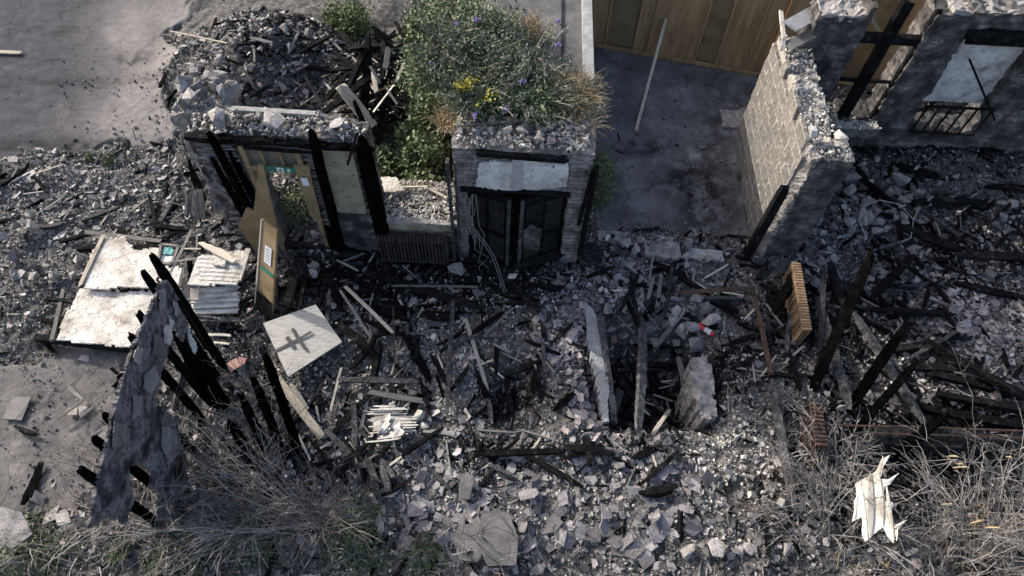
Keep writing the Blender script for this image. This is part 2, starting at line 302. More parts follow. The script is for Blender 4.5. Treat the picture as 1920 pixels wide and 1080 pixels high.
# ------------------------------------------------------------------ zones of the ground
YARD = [(-900, -400), (345, -400), (345, 40), (320, 60), (325, 110), (340, 150), (325, 200), (340, 262), (260, 272), (100, 268), (-60, 300), (-900, 330)]
COURT = [(1095, -400), (1500, -400), (1430, 200), (1400, 300), (1410, 440), (1130, 432), (1085, 300)]
FLOOR = [(-400, 640), (60, 690), (120, 640), (250, 660), (210, 760), (190, 900), (150, 960), (-500, 980)]
def blobs(px, py, L):
    s = 0
    for (x, y, rx, ry, w) in L: s = s+w*np.exp(-(((px-x)/rx)**2+((py-y)/ry)**2))
    return np.clip(s, 0, 1.2)
SL = [(1050, 950, 380, 110, 1), (860, 890, 160, 80, .6), (1500, 1000, 200, 60, .4), (1060, 640, 90, 60, .7), (1130, 560, 90, 70, .9), (1060, 780, 60, 90, .6), (1650, 520, 160, 70, .6), (1850, 590, 160, 90, 1), (1560, 430, 100, 60, .6),
      (150, 330, 260, 60, .3), (80, 420, 120, 80, .25), (520, 120, 170, 80, .55), (120, 950, 160, 60, .7), (400, 980, 200, 50, .6), (1280, 480, 120, 40, .35), (560, 760, 60, 60, .4), (330, 400, 90, 60, .4), (40, 820, 40, 100, .0)]
PK = [(1050, 650, 75, 45, 1), (1880, 600, 110, 80, .8), (1100, 760, 45, 70, .9), (1820, 700, 100, 40, .4), (1720, 750, 90, 40, .7), (1180, 830, 80, 40, .4), (590, 860, 40, 40, .4), (860, 670, 60, 60, .3), (1230, 900, 120, 60, .25)]
LM = [(50, 400, 140, 90, .7), (120, 340, 200, 50, .45), (1000, 900, 300, 90, .3), (700, 600, 200, 90, .25), (1390, 870, 120, 90, 1), (1480, 690, 70, 60, .8), (1340, 830, 70, 40, .9), (790, 620, 110, 80, .55), (850, 720, 80, 70, .6), (750, 760, 90, 60, .9), (395, 800, 45, 50, 1), (1640, 760, 100, 30, .7), (1560, 700, 60, 50, .6), (180, 440, 140, 60, .55), (230, 480, 100, 40, .6), (760, 385, 100, 30, .6), (920, 560, 60, 50, .35), (60, 560, 60, 80, .4), (640, 600, 60, 40, .5), (100, 690, 30, 60, .5), (180, 850, 60, 60, .4), (1280, 590, 80, 50, .4), (540, 830, 60, 60, .4), (680, 700, 60, 40, .5), (330, 880, 100, 40, .5)]
CHR = [(960, 745, 70, 70, 1), (1760, 290, 260, 50, 1), (1230, 730, 110, 110, .7), (1800, 480, 200, 70, .9), (1750, 800, 200, 60, .9), (650, 530, 180, 60, .9), (980, 500, 150, 60, .8), (1480, 600, 50, 90, .6), (1620, 640, 120, 70, .7), (900, 860, 160, 40, .6), (1350, 700, 60, 50, .8), (440, 620, 40, 60, .8), (560, 110, 120, 90, .5), (700, 180, 80, 100, .7), (450, 880, 130, 60, .6), (540, 740, 80, 60, .5), (1720, 900, 200, 90, 1.1), (1560, 860, 70, 60, .8), (420, 900, 160, 60, .5), (620, 680, 50, 40, .5), (800, 540, 150, 60, .6), (1320, 370, 70, 90, .85), (1200, 275, 50, 14, .8), (1400, 200, 50, 40, .5)]
def zones(x, y):
    px, py = pix(x, y)
    n1 = (fbm(x*1.3, y*1.3)-.5)*70; n2 = (fbm(x*1.3+40, y*1.3)-.5)*60
    A = pip(px+n1, py+n2, YARD); Cc = pip(px+n1*.4, py+n2*.3, COURT); Fl = pip(px+n1, py+n2, FLOOR)
    nn = .35+1.3*fbm(x*1.1+7, y*1.1+3)
    return dict(yard=A, court=Cc, floor=Fl, smooth=A | Cc | Fl, slate=blobs(px, py, SL)*nn, pink=blobs(px, py, PK), lime=blobs(px, py, LM)*(.4+1.2*fbm(x*2, y*2)), char=blobs(px, py, CHR)*nn, px=px, py=py)
def sup(x, y, cx, cy, rx, ry, ang=0, p=4):
    c, s = math.cos(ang), math.sin(ang); dx = (x-cx)*c+(y-cy)*s; dy = -(x-cx)*s+(y-cy)*c
    return np.exp(-((np.abs(dx)/rx)**p+(np.abs(dy)/ry)**p))
def gh(x, y):
    x = np.asarray(x, float); y = np.asarray(y, float)
    z = zones(x, y); sm = z['smooth'].astype(float)
    rub = (fbm(x*.8, y*.8)-.45)*.35+(fbm(x*4, y*4)-.5)*.16+(fbm(x*13, y*13, 3)-.5)*.07
    h = rub*(1-sm)+(fbm(x*.7+3, y*.7)-.5)*.03*sm+.02*(fbm(x*20, y*20, 2)-.5)*sm
    h = h+1.35*np.exp(-(((x+6.1)/2.1)**2+((y-13.6)/1.9)**2))*(.8+.4*fbm(x*1.5, y*1.5))
    h = h+.8*np.exp(-(((x+3.5)/.9)**2+((y-12.0)/1.9)**2))
    h = h-1.15*sup(x, y, 2.72, 5.95, 1.12, 1.15, 0, 6)*(.75+.5*fbm(x*2, y*2))*np.clip(1.45-(y-4.8)*.35, .45, 1)
    h = h-.45*np.exp(-(((x-.05)/.45)**2+((y-5.35)/.6)**2))
    h = h+.5*np.clip((y-10.7)/.9, 0, 1)*np.clip((12.0-y)/.2, 0, 1)*np.clip((x-5.7)/.3, 0, 1)
    h = h+.35*np.exp(-(((x-1.2)/1.1)**2+((y-4.7)/.7)**2))*.4
    return h
def axis(a, b, st, lim):
    core = np.arange(a, b, st); out = []; d = st; v = b
    while v < lim: v += d; d *= 1.25; out.append(v)
    lo = []; d = st; v = a
    while v > -lim: v -= d; d *= 1.25; lo.append(v)
    return np.array(lo[::-1]+list(core)+out)
xs = axis(-10, 12, .045, 500); ys = axis(1.2, 15, .045, 500)
gx, gy = np.meshgrid(xs, ys, indexing='ij'); hz = gh(gx, gy)
fade = np.clip(1-(np.maximum(np.abs(gx-1)-14, 0)+np.maximum(np.abs(gy-9)-12, 0))/10, 0, 1); hz = hz*fade
mb = MB(); idx = np.arange(gx.size).reshape(gx.shape)
fq = np.stack([idx[:-1, :-1], idx[1:, :-1], idx[1:, 1:], idx[:-1, 1:]], -1).reshape(-1, 4)
mb.add(np.stack([gx.ravel(), gy.ravel(), hz.ravel()], -1), [fq])
def ground_mat():
    mt = bpy.data.materials.new('ground'); mt.use_nodes = True; nt = mt.node_tree; N = nt.nodes; L = nt.links; bs = N['Principled BSDF']; bs.inputs['Roughness'].default_value = .95; bs.inputs['Specular IOR Level'].default_value = .2
    tc = N.new('ShaderNodeTexCoord')
    def noise(s, d=6, r=.6):
        n = N.new('ShaderNodeTexNoise'); n.inputs['Scale'].default_value = s; n.inputs['Detail'].default_value = d; n.inputs['Roughness'].default_value = r; L.new(tc.outputs['Object'], n.inputs['Vector']); return n.outputs[0]
    def ramp(src, st):
        c = N.new('ShaderNodeValToRGB'); e = c.color_ramp.elements
        while len(e) < len(st): e.new(.5)
        for i, (p, q) in enumerate(st): e[i].position = p; e[i].color = (*q, 1)
        L.new(src, c.inputs[0]); return c.outputs[0]
    def mix(f, a, b):
        x = N.new('ShaderNodeMix'); x.data_type = 'RGBA'; L.new(f, x.inputs[0]); L.new(a, x.inputs[6]); L.new(b, x.inputs[7]); return x.outputs[2]
    def at(n, ch):
        a = N.new('ShaderNodeAttribute'); a.attribute_name = n; s = N.new('ShaderNodeSeparateColor'); L.new(a.outputs['Color'], s.inputs[0]); return s.outputs[ch]
    wv = N.new('ShaderNodeTexNoise'); wv.inputs['Scale'].default_value = 2.2; wv.inputs['Detail'].default_value = 6; L.new(tc.outputs['Object'], wv.inputs['Vector'])
    wa = N.new('ShaderNodeVectorMath'); wa.operation = 'MULTIPLY_ADD'; L.new(wv.outputs['Color'], wa.inputs[0]); wa.inputs[1].default_value = (.9, .9, 0); L.new(tc.outputs['Object'], wa.inputs[2])
    vo = N.new('ShaderNodeTexVoronoi'); vo.feature = 'DISTANCE_TO_EDGE'; vo.inputs['Scale'].default_value = .55; L.new(wa.outputs[0], vo.inputs['Vector'])
    cm = N.new('ShaderNodeMapRange'); cm.inputs[2].default_value = .012; cm.inputs[3].default_value = .45; L.new(vo.outputs[0], cm.inputs[0])
    def cracked(c_):
        x = N.new('ShaderNodeVectorMath'); x.operation = 'SCALE'; L.new(c_, x.inputs[0]); L.new(cm.outputs[0], x.inputs['Scale']); return x.outputs[0]
    rub = ramp(noise(9, 8, .7), [(.3, (.02, .019, .018)), (.45, (.065, .061, .057)), (.57, (.14, .13, .122)), (.72, (.28, .26, .24))])
    lim = ramp(noise(22, 10, .8), [(.36, (.03, .028, .026)), (.48, (.13, .12, .108)), (.6, (.28, .26, .23)), (.72, (.5, .47, .42))])
    chc = ramp(noise(20, 8, .7), [(.35, (.004, .004, .005)), (.6, (.014, .014, .016)), (.8, (.08, .08, .085))])
    yd = ramp(noise(3.0, 14, .78), [(.33, (.036, .036, .042)), (.5, (.062, .061, .070)), (.66, (.10, .097, .107))])
    dst = ramp(noise(5, 14, .78), [(.3, (.16, .145, .135)), (.55, (.24, .22, .205)), (.78, (.34, .315, .29))])
    flo = ramp(noise(2.2, 14, .76), [(.34, (.06, .055, .052)), (.46, (.13, .12, .115)), (.57, (.18, .167, .157)), (.7, (.29, .265, .24))])
    crt = ramp(noise(1.1, 14, .7), [(.3, (.07, .07, .072)), (.44, (.125, .124, .128)), (.56, (.18, .178, .18)), (.7, (.30, .295, .29))])
    yd = cracked(yd); flo = cracked(flo); crt = cracked(crt)
    c = mix(at('za', 0), rub, lim); c = mix(at('za', 1), c, chc); c = mix(at('za', 2), c, flo)
    c = mix(at('zb', 0), c, yd); c = mix(at('zb', 1), c, dst); c = mix(at('zb', 2), c, crt)
    # blackened patches inside the court keep their char
    c = mix(at('zc', 0), c, chc)
    L.new(c, bs.inputs['Base Color'])
    b = N.new('ShaderNodeBump'); b.inputs['Strength'].default_value = .7; b.inputs['Distance'].default_value = .03; L.new(noise(38, 7, .75), b.inputs['Height']); L.new(b.outputs[0], bs.inputs['Normal'])
    return mt
gr = mb.build('ground', ground_mat(), smooth=True); tag(gr, kind='structure')
z = zones(gx.ravel(), gy.ravel())
def ca(o, name, r, g_, b_):
    a = o.data.color_attributes.new(name, 'FLOAT_COLOR', 'POINT')
    a.data.foreach_set('color', np.stack([r, g_, b_, np.ones_like(r)], -1).astype(np.float32).ravel())
nz_ = fbm(gx.ravel()*6, gy.ravel()*6)
dust = np.clip(blobs(z['px'], z['py'], [(300, 130, 90, 140, 1.3), (270, 250, 120, 60, .9), (380, 60, 60, 60, .8), (240, 60, 60, 50, .5)]), 0, 1)*(.5+nz_)
dirt = np.clip(blobs(z['px'], z['py'], [(130, 155, 300, 12, .55), (240, 115, 40, 20, .9), (110, 60, 20, 10, .8), (290, 70, 20, 50, .5), (60, 280, 160, 20, .9), (200, 285, 120, 16, .8), (1320, 370, 70, 90, 1), (1200, 278, 50, 14, 1), (1410, 190, 40, 30, .8), (1340, 230, 30, 60, .5), (1260, 330, 40, 40, .4)]), 0, 1)*np.clip(nz_*2.6-.6, 0, 1)
S = z['smooth'].astype(float)
ca(gr, 'za', np.clip(z['lime']*1.1*nz_*1.6, 0, .95)*(1-S), np.clip((z['char']*1.2-.15), 0, 1)*(1-S), z['floor']*np.clip(1.6-nz_*1.2, 0, 1))
ca(gr, 'zb', z['yard'].astype(float), np.clip(z['yard']*dust, 0, 1), z['court'].astype(float))
ca(gr, 'zc', np.clip(dirt, 0, .95)*S, S*0, S*0)

# ------------------------------------------------------------------ loose pieces
def chunk(n=11, sq=.0):
    import bmesh
    bm = bmesh.new(); P = rng.uniform(-.5, .5, (n, 3)); P = P/np.maximum(np.abs(P).max(1), .01)[:, None]*rng.uniform(.36, .52, n)[:, None]
    vs = [bm.verts.new(p) for p in P]; r = bmesh.ops.convex_hull(bm, input=vs)
    bmesh.ops.delete(bm, geom=list({e for e in r['geom_interior']+r['geom_unused'] if isinstance(e, bmesh.types.BMVert)}), context='VERTS')
    bm.verts.index_update(); V = np.array([v.co for v in bm.verts]); Fc = np.array([[v.index for v in f.verts] for f in bm.faces]); bm.free(); return V, [Fc]
def cube_base(j=.22):
    v = np.array([[x, y, z] for x in (-.5, .5) for y in (-.5, .5) for z in (-.5, .5)])
    return v+rng.uniform(-j, j, v.shape), BOXF
def slate_base(n=None, t=.1):
    n = n or rng.integers(4, 7); a = np.sort((np.arange(n)+rng.uniform(-.32, .32, n))*2*math.pi/n); r = rng.uniform(.36, .58, n)
    x = np.cos(a)*r; y = np.sin(a)*r*rng.uniform(.6, 1)
    v = np.concatenate([np.stack([x, y, x*0+t/2], -1), np.stack([x*1.04, y*1.04, x*0-t/2], -1)])
    s = [[i, (i+1) % n, n+(i+1) % n, n+i] for i in range(n)]
    return v, [np.array([list(range(n))]), np.array(s)[:, ::-1]]
def rots(n, tilt=.3):
    a = rng.uniform(0, 2*math.pi, n); b = rng.normal(0, tilt, n); c = rng.normal(0, tilt, n)
    ca_, sa = np.cos(a), np.sin(a); cb, sb = np.cos(b), np.sin(b); cc, sc = np.cos(c), np.sin(c); O = np.zeros(n); I = np.ones(n)
    Rz = np.array([[ca_, -sa, O], [sa, ca_, O], [O, O, I]]).transpose(2, 0, 1)
    Rx = np.array([[I, O, O], [O, cb, -sb], [O, sb, cb]]).transpose(2, 0, 1); Ry = np.array([[cc, O, sc], [O, I, O], [-sc, O, cc]]).transpose(2, 0, 1)
    return np.einsum('nij,njk,nkl->nil', Rx, Ry, Rz)
def scatter(mb, bases, X, Y, Z, size, tilt=.3, flat=None, lift=.25):
    n = len(X); size = np.broadcast_to(size, n); k = rng.integers(0, len(bases), n); R = rots(n, tilt)
    for i, (bv, bf) in enumerate(bases):
        s = k == i
        if not s.any(): continue
        q = size[s]; st = np.stack([q*rng.uniform(.7, 1.3, len(q)), q*rng.uniform(.6, 1.1, len(q)), q if flat is None else np.full(len(q), flat)], -1)
        Mx = R[s]*st[:, None, :]
        mb.inst(bv, bf, Mx, np.stack([X[s], Y[s], Z[s]+q*lift], -1), rng.random(len(q)))
def sample(n, dens, xr=(-11.5, 12), yr=(1.3, 14.6)):
    X = rng.uniform(*xr, n); Y = rng.uniform(*yr, n); z = zones(X, Y); k = rng.random(n) < dens(z)
    return X[k], Y[k]
Z0 = lambda X, Y: gh(X, Y)
stones_b = [(lambda q: (q[0]*np.array([1.15, 1.15, .7]), q[1]))(chunk(rng.integers(6, 9))) for _ in range(14)]; slates_b = [slate_base() for _ in range(10)]
stick_b = [(lambda q: (q[0]*np.array([1, .06, .06])*1.0, q[1]))(cube_base(.1)) for _ in range(5)]
def stuff(name, matn, bases, n, dens, size, label, cat, **kw):
    X, Y = sample(n, dens); mb = MB(); sz = size(len(X)); scatter(mb, bases, X, Y, Z0(X, Y), sz, **kw)
    o = mb.build(name, M[matn]); tag(o, label, cat, kind='stuff'); return o
rough = lambda z: 1-.985*z['smooth']
lg = lambda lo, hi, p=2.2: (lambda n: lo*(hi/lo)**(rng.random(n)**p))
stuff('charcoal_crumbs', 'coal', stones_b, 170000, lambda z: rough(z)*np.clip(.06+.8*z['char']-.3*z['lime'], 0, 1), lg(.018, .09, 2), 'black charcoal crumbs strewn through the burnt rubble', 'charcoal', tilt=1.2)
stuff('grey_grit', 'fine', stones_b, 420000, lambda z: rough(z)*np.clip(.38-.25*z['char'], .05, 1), lg(.016, .09, 2.6), 'grey grit and mortar crumbs over the whole ruin floor', 'grit', tilt=1.2)
stuff('plaster_crumbs', 'lime', stones_b, 280000, lambda z: rough(z)*np.clip(z['lime']*.62+.09, 0, 1), lg(.018, .085, 3), 'pale cream plaster crumbs speckling the rubble', 'plaster crumbs', tilt=1.2)
stuff('slate_fragments', 'slate', slates_b, 60000, lambda z: rough(z)*np.clip(z['slate']*.85-.3*z['pink']+.05, 0, 1), lg(.05, .26, 3), 'small broken purple-grey roof slates covering the rubble', 'slates', flat=.12, tilt=.28, lift=.12)
stuff('scorched_fragments', 'pink', slates_b, 60000, lambda z: rough(z)*np.clip(z['pink']*.8+.03, 0, 1), lg(.06, .2, 1.6), 'pinkish scorched slate fragments in pale patches', 'slates', flat=.12, tilt=.25, lift=.14)
stuff('wood_splinters', 'grey', stick_b, 14000, lambda z: rough(z)*np.clip(.35-.1*z['slate'], 0, 1), lg(.1, .42), 'thin grey wood splinters scattered over the rubble', 'splinters', tilt=.3, lift=.05)
stuff('charred_splinters', 'char', [(b[0]*np.array([1.3, 2.4, 2.4]), b[1]) for b in stick_b], 16000, lambda z: rough(z)*np.clip(.15+.7*z['char'], 0, 1), lg(.12, .5), 'black charred splinters scattered over the rubble', 'splinters', tilt=.3, lift=.05)
def yardbits(z): return np.clip((z['floor']*.05+z['yard']*.006+z['court']*.012)+.8*z['smooth']*blobs(z['px'], z['py'], [(220, 158, 200, 16, .5), (320, 200, 30, 60, .5), (280, 250, 60, 20, .5), (75, 790, 30, 150, 1.2), (90, 690, 34, 60, .9), (290, 740, 20, 60, .6), (150, 945, 90, 30, .9), (1320, 370, 60, 80, .5), (1200, 278, 50, 14, .9), (1410, 190, 40, 30, .4), (1180, 425, 120, 20, .4), (1330, 440, 90, 20, .4), (150, 880, 60, 40, .4), (200, 760, 60, 30, .3)]), 0, 1)
stuff('yard_grit', 'grit', stones_b, 60000, lambda z: np.clip(.035*z['yard']+.12*z['floor']+.07*z['court'], 0, 1), lg(.008, .035, 3), 'fine grit dusted over the yard and floor slabs', 'grit', tilt=1)
stuff('yard_crumbs', 'grit', stones_b, 60000, yardbits, lg(.015, .09), 'crumbs of debris strewn across the yard and floor slabs', 'grit', tilt=1)

SP = {}
def protos(kind, n, fn, matn):
    out = []
    for i in range(n):
        mb = MB(); v, f = fn(); mb.add(v, f, .5); me = mb.build('tmp', M[matn]); d = me.data; d.name = kind; bpy.data.objects.remove(me); ORG.pop('tmp', None); out.append(d)
    SP[kind] = out
def stone_fn():
    v, f = cube_base(.16); return v, f
protos('slate', 9, slate_base, 'mauve'); protos('scorched_slate', 5, slate_base, 'pink'); protos('stone', 9, chunk, 'stone'); protos('plaster_lump', 5, chunk, 'lime')
def put(kind, name, loc, s, rot, label, cat, group=None):
    o = bpy.data.objects.new(name, random.choice(SP[kind])); C.objects.link(o); o.location = loc; o.scale = s; o.rotation_euler = rot
    return tag(o, label, cat, group)
def field(kind, name, n, cx, cy, rx, ry, smin, smax, label, cat, zz=0, flat=None, tilt=.3):
    for _ in range(n):
        a = rng.uniform(0, 2*math.pi); r = math.sqrt(rng.random()); px = cx+rx*r*math.cos(a); py = cy+ry*r*math.sin(a)
        p = GG(px, py) if zz == 0 else G(px, py, zz); zt = p[2]
        s = smin*(smax/smin)**(rng.random()**1.5); th = flat or s*rng.uniform(.5, .85)
        put(kind, name, (p[0], p[1], zt+(.035 if flat else th*.3)), (s, s*rng.uniform(.6, 1), th*(10 if flat else 1)), (rng.normal(0, tilt), rng.normal(0, tilt), rng.uniform(0, 6.28)), label, cat, label)
T_ = .016
field('slate', 'slate', 110, 1040, 935, 330, 95, .2, .46, 'purple-grey roof slate lying in the slate scree in front of the pit', 'slate', flat=T_)
field('slate', 'slate', 30, 1660, 520, 190, 60, .2, .4, 'dark grey roof slate among the burnt beams right of the tan radiator', 'slate', flat=T_)
field('slate', 'slate', 26, 1860, 600, 110, 90, .2, .38, 'grey slate in the slate bed at the right edge', 'slate', flat=T_)
field('slate', 'slate', 24, 1120, 560, 90, 60, .16, .34, 'slate in the pile just behind the pit', 'slate', flat=T_)
field('slate', 'slate', 22, 120, 330, 200, 50, .16, .34, 'slate shard in the rubble strip below the yard', 'slate', flat=T_)
field('slate', 'slate', 26, 520, 120, 150, 80, .16, .36, 'slate shard on the rubble mound behind the doorway', 'slate', flat=T_)
field('slate', 'slate', 16, 70, 980, 90, 45, .25, .5, 'broad slate lying at the bottom left corner', 'slate', flat=T_)
field('slate', 'slate', 22, 480, 985, 190, 45, .25, .5, 'broad slate under the bare twigs at the bottom', 'slate', flat=T_)
field('slate', 'slate', 14, 800, 530, 110, 50, .16, .32, 'slate on the charred floor below the black radiator', 'slate', flat=T_)
field('scorched_slate', 'slate', 34, 1060, 655, 70, 45, .16, .3, 'pinkish scorched slate in the pale heap left of the pit', 'slate', flat=T_)
field('scorched_slate', 'slate', 18, 1110, 765, 35, 60, .16, .3, 'pinkish scorched slate beside the white-topped strip of the pit', 'slate', flat=T_)
field('stone', 'stone', 70, 1650, 370, 110, 75, .14, .4, 'grey stone in the heap at the foot of the end wall', 'stone', tilt=.6)
field('stone', 'stone', 40, 1230, 590, 110, 60, .12, .34, 'pale stone in the rubble behind the pit', 'stone', tilt=.6)
field('stone', 'stone', 24, 1240, 480, 110, 28, .12, .3, 'stone by the courtyard threshold', 'stone', tilt=.6)
field('stone', 'stone', 26, 480, 110, 130, 70, .12, .34, 'stone on the rubble mound behind the doorway', 'stone', tilt=.6)
field('stone', 'stone', 30, 1780, 400, 120, 70, .12, .3, 'stone in the dark rubble below the rear wall', 'stone', tilt=.6)
field('stone', 'stone', 24, 90, 470, 90, 80, .12, .3, 'stone in the rubble left of the fallen white panels', 'stone', tilt=.6)
field('stone', 'stone', 18, 580, 470, 60, 50, .12, .26, 'stone on the floor beside the open door', 'stone', tilt=.6)
field('plaster_lump', 'plaster_lump', 40, 1420, 860, 120, 90, .08, .2, 'cream plaster lump in the pale debris right of the pit', 'plaster', tilt=.6)
field('plaster_lump', 'plaster_lump', 34, 800, 640, 130, 90, .07, .17, 'cream plaster lump on the floor between the board and the pit', 'plaster', tilt=.6)
field('plaster_lump', 'plaster_lump', 24, 740, 770, 80, 55, .09, .24, 'white plaster lump in the sunlit debris by the twigs', 'plaster', tilt=.6)
field('plaster_lump', 'plaster_lump', 22, 1630, 740, 130, 35, .08, .19, 'cream plaster lump below the leaning charred posts', 'plaster', tilt=.6)
field('plaster_lump', 'plaster_lump', 18, 180, 430, 130, 50, .08, .2, 'plaster lump behind the fallen white panels', 'plaster', tilt=.6)

def bar_proto(w, jag, taper):
    def f_():
        b = MB(); beam(b, (-.5, 0, 0), (.5, 0, 0), w, w*rng.uniform(.5, .9), jag=jag, taper=taper, segs=9)
        return np.concatenate(b.V), [x for x in b.Fs]
    return f_
protos('charred_offcut', 7, bar_proto(.095, .03, .5), 'char'); protos('ashy_offcut', 4, bar_proto(.085, .025, .3), 'ash'); protos('lath_piece', 6, bar_proto(.038, .008, .2), 'grey'); protos('pale_sliver', 4, bar_proto(.035, .008, .3), 'pale')
def bars(kind, n, cx, cy, rx, ry, l0, l1, label, cat):
    for _ in range(n):
        a = rng.uniform(0, 6.28); r = math.sqrt(rng.random()); p = GG(cx+rx*r*math.cos(a), cy+ry*r*math.sin(a)); l = l0*(l1/l0)**rng.random()
        put(kind, kind, (p[0], p[1], p[2]+.06), (l, rng.uniform(.7, 1.2), rng.uniform(.7, 1.2)), (0, rng.normal(0, .12), rng.uniform(0, 6.28)), label, cat, label)
for (cx, cy, rx, ry, nc, na, nl, np_, w_) in ((740, 550, 170, 80, 22, 5, 12, 6, 'on the floor in front of the black radiator'), (880, 680, 170, 110, 14, 4, 12, 6, 'on the floor between the marked board and the pit'), (1220, 720, 75, 80, 18, 5, 12, 6, 'down in the pit'), (1270, 560, 120, 60, 8, 3, 14, 6, 'in the rubble behind the pit'),
        (1660, 520, 200, 90, 20, 6, 6, 2, 'among the slates right of the tan radiator'), (1790, 720, 140, 90, 16, 6, 4, 2, 'in the burnt heap above the pipe rails'), (1750, 380, 160, 60, 12, 4, 6, 2, 'in the dark rubble below the rear wall'), (990, 870, 260, 60, 5, 4, 6, 3, 'in the slate scree in front of the pit'),
        (650, 820, 110, 90, 10, 7, 12, 8, 'around the dark saplings by the white plaster'), (230, 440, 190, 50, 5, 3, 8, 5, 'behind the fallen panels'), (530, 110, 160, 80, 5, 3, 7, 5, 'on the rubble mound'), (1440, 640, 60, 90, 10, 4, 8, 4, 'left of the tan radiator'), (150, 350, 190, 50, 2, 2, 4, 2, 'in the rubble strip below the yard')):
    for kd, n_, t_, l0, l1, ct in (('charred_offcut', nc, 'black charred piece ', .35, 1.3, 'timber'), ('ashy_offcut', na, 'ashy grey charred piece ', .4, 1.2, 'timber'), ('lath_piece', nl, 'broken grey lath ', .3, .9, 'lath'), ('pale_sliver', np_, 'thin pale wood sliver ', .25, .7, 'sliver')): bars(kd, n_, cx, cy, rx, ry, l0, l1, t_+w_, ct)

for kd, n_, l0, l1, lb_, ct in (('charred_offcut', 34, .6, 1.7, 'black charred rafter end in the timber heap left of the planted roof', 'timber'), ('pale_sliver', 14, .4, .9, 'pale splinter on the timber heap left of the planted roof', 'sliver'), ('lath_piece', 16, .5, 1.2, 'grey lath on the timber heap left of the planted roof', 'lath')):
    bars(kd, n_, 702, 160, 48, 95, l0, l1, lb_, ct)

# ------------------------------------------------------------------ labels for pieces told apart by place
LAND = {'open brown door': (495, 500), 'marked board': (568, 640), 'black radiator': (768, 458), 'double doors': (965, 400), 'pit': (1225, 700), 'tan radiator': (1497, 555), 'block wall': (1500, 300),
        'rear wall window': (1820, 140), 'torn white board': (1640, 950), 'fallen panels': (200, 560), 'stud partition': (260, 750), 'rubble mound': (500, 110), 'flowering shrubs': (900, 130), 'board stack': (400, 570),
        'fire exit doorway': (530, 330), 'courtyard threshold': (1260, 465), 'floor hollow': (960, 745), 'rusty pipe rails': (1720, 800)}
USED = {}
def where(px, py, k=1):
    d = sorted(LAND.items(), key=lambda k: (k[1][0]-px)**2+((k[1][1]-py)*1.3)**2)[:k]; out = []
    for n, (x, y) in d:
        dx, dy = px-x, py-y
        if abs(dx) < 45 and abs(dy) < 35: out.append('by the '+n)
        elif abs(dx) > abs(dy): out.append(('right of' if dx > 0 else 'left of')+' the '+n)
        else: out.append(('in front of' if dy > 0 else 'behind')+' the '+n)
    return ', '.join(out)
def orient(a, b):
    dx, dy = b[0]-a[0], b[1]-a[1]
    if abs(dy) < abs(dx)*.25: return 'lying level'
    if abs(dx) < abs(dy)*.25: return 'lying lengthwise'
    return 'slanting right' if dx*dy > 0 else 'slanting left'
KN = {'c': ('charred_timber', 'char', 'charred timber', 'timber'), 'a': ('charred_timber', 'ash', 'ashy charred beam', 'timber'), 'g': ('lath', 'grey', 'grey lath', 'lath'),
      'p': ('split_plank', 'pale', 'pale plank', 'plank'), 'r': ('rusty_bar', 'rust', 'rusty bar', 'iron bar')}
def timber(a, b, w, k='c', za=.08, zb=.08, h=None, absz=False, label=None, name=None, taper=None, lift=0, cat=None):
    if absz: pa = G(*a, za); pb = G(*b, zb)
    else: pa = GG(*a, za); pb = GG(*b, zb)
    L = np.linalg.norm(pb-pa); mb = MB(); nm, mt, txt, ct = KN[k]
    if k in 'ca' and w > .13: w = .13+(w-.13)*.5
    jag = .035 if k in 'ca' else .008
    beam(mb, pa, pb, w, h or w*(.7 if k in 'ca' else .35), jag=min(jag, w*.2), taper=.5 if taper is None and k in 'ca' else (taper or .1), segs=max(3, int(L/.09)), tone=rng.random(), twist=rng.uniform(-.5, .5))
    o = mb.build(name or nm, M[mt])
    if label is None:
        sz = 'short' if L < .8 else ('long' if L > 1.9 else 'medium'); w_ = 'thick' if w > .15 else ('' if w > .08 else 'thin')
        for k_ in (1, 2, 3, 4):
            mx, my = (a[0]+b[0])/2, (a[1]+b[1])/2; label = ' '.join(f'{sz} {w_ if k_ > 1 or k in "ca" else ""} {txt} {orient(a, b)} {where(mx, my, min(k_, 2))}'.split())
            if k_ > 1 and len(label.split()) > 15: label = label.replace(sz+' ', '', 1)
            if label not in USED: break
        if len(label.split()) > 16: label = label.replace(orient(a, b)+' ', '')
        if label in USED:
            USED[label]['group'] = label; o['group'] = label
        else: USED[label] = o
    tag(o, label, cat or ct); return o
TB = []
def TT(s, **kw):
    for ln in s.strip().split('\n'):
        q = ln.split(); x0, y0, x1, y1 = map(float, q[1:5]); w = float(q[5]); za = float(q[6]) if len(q) > 6 else .08; zb = float(q[7]) if len(q) > 7 else za
        TB.append(timber((x0, y0), (x1, y1), w, q[0], za, zb))
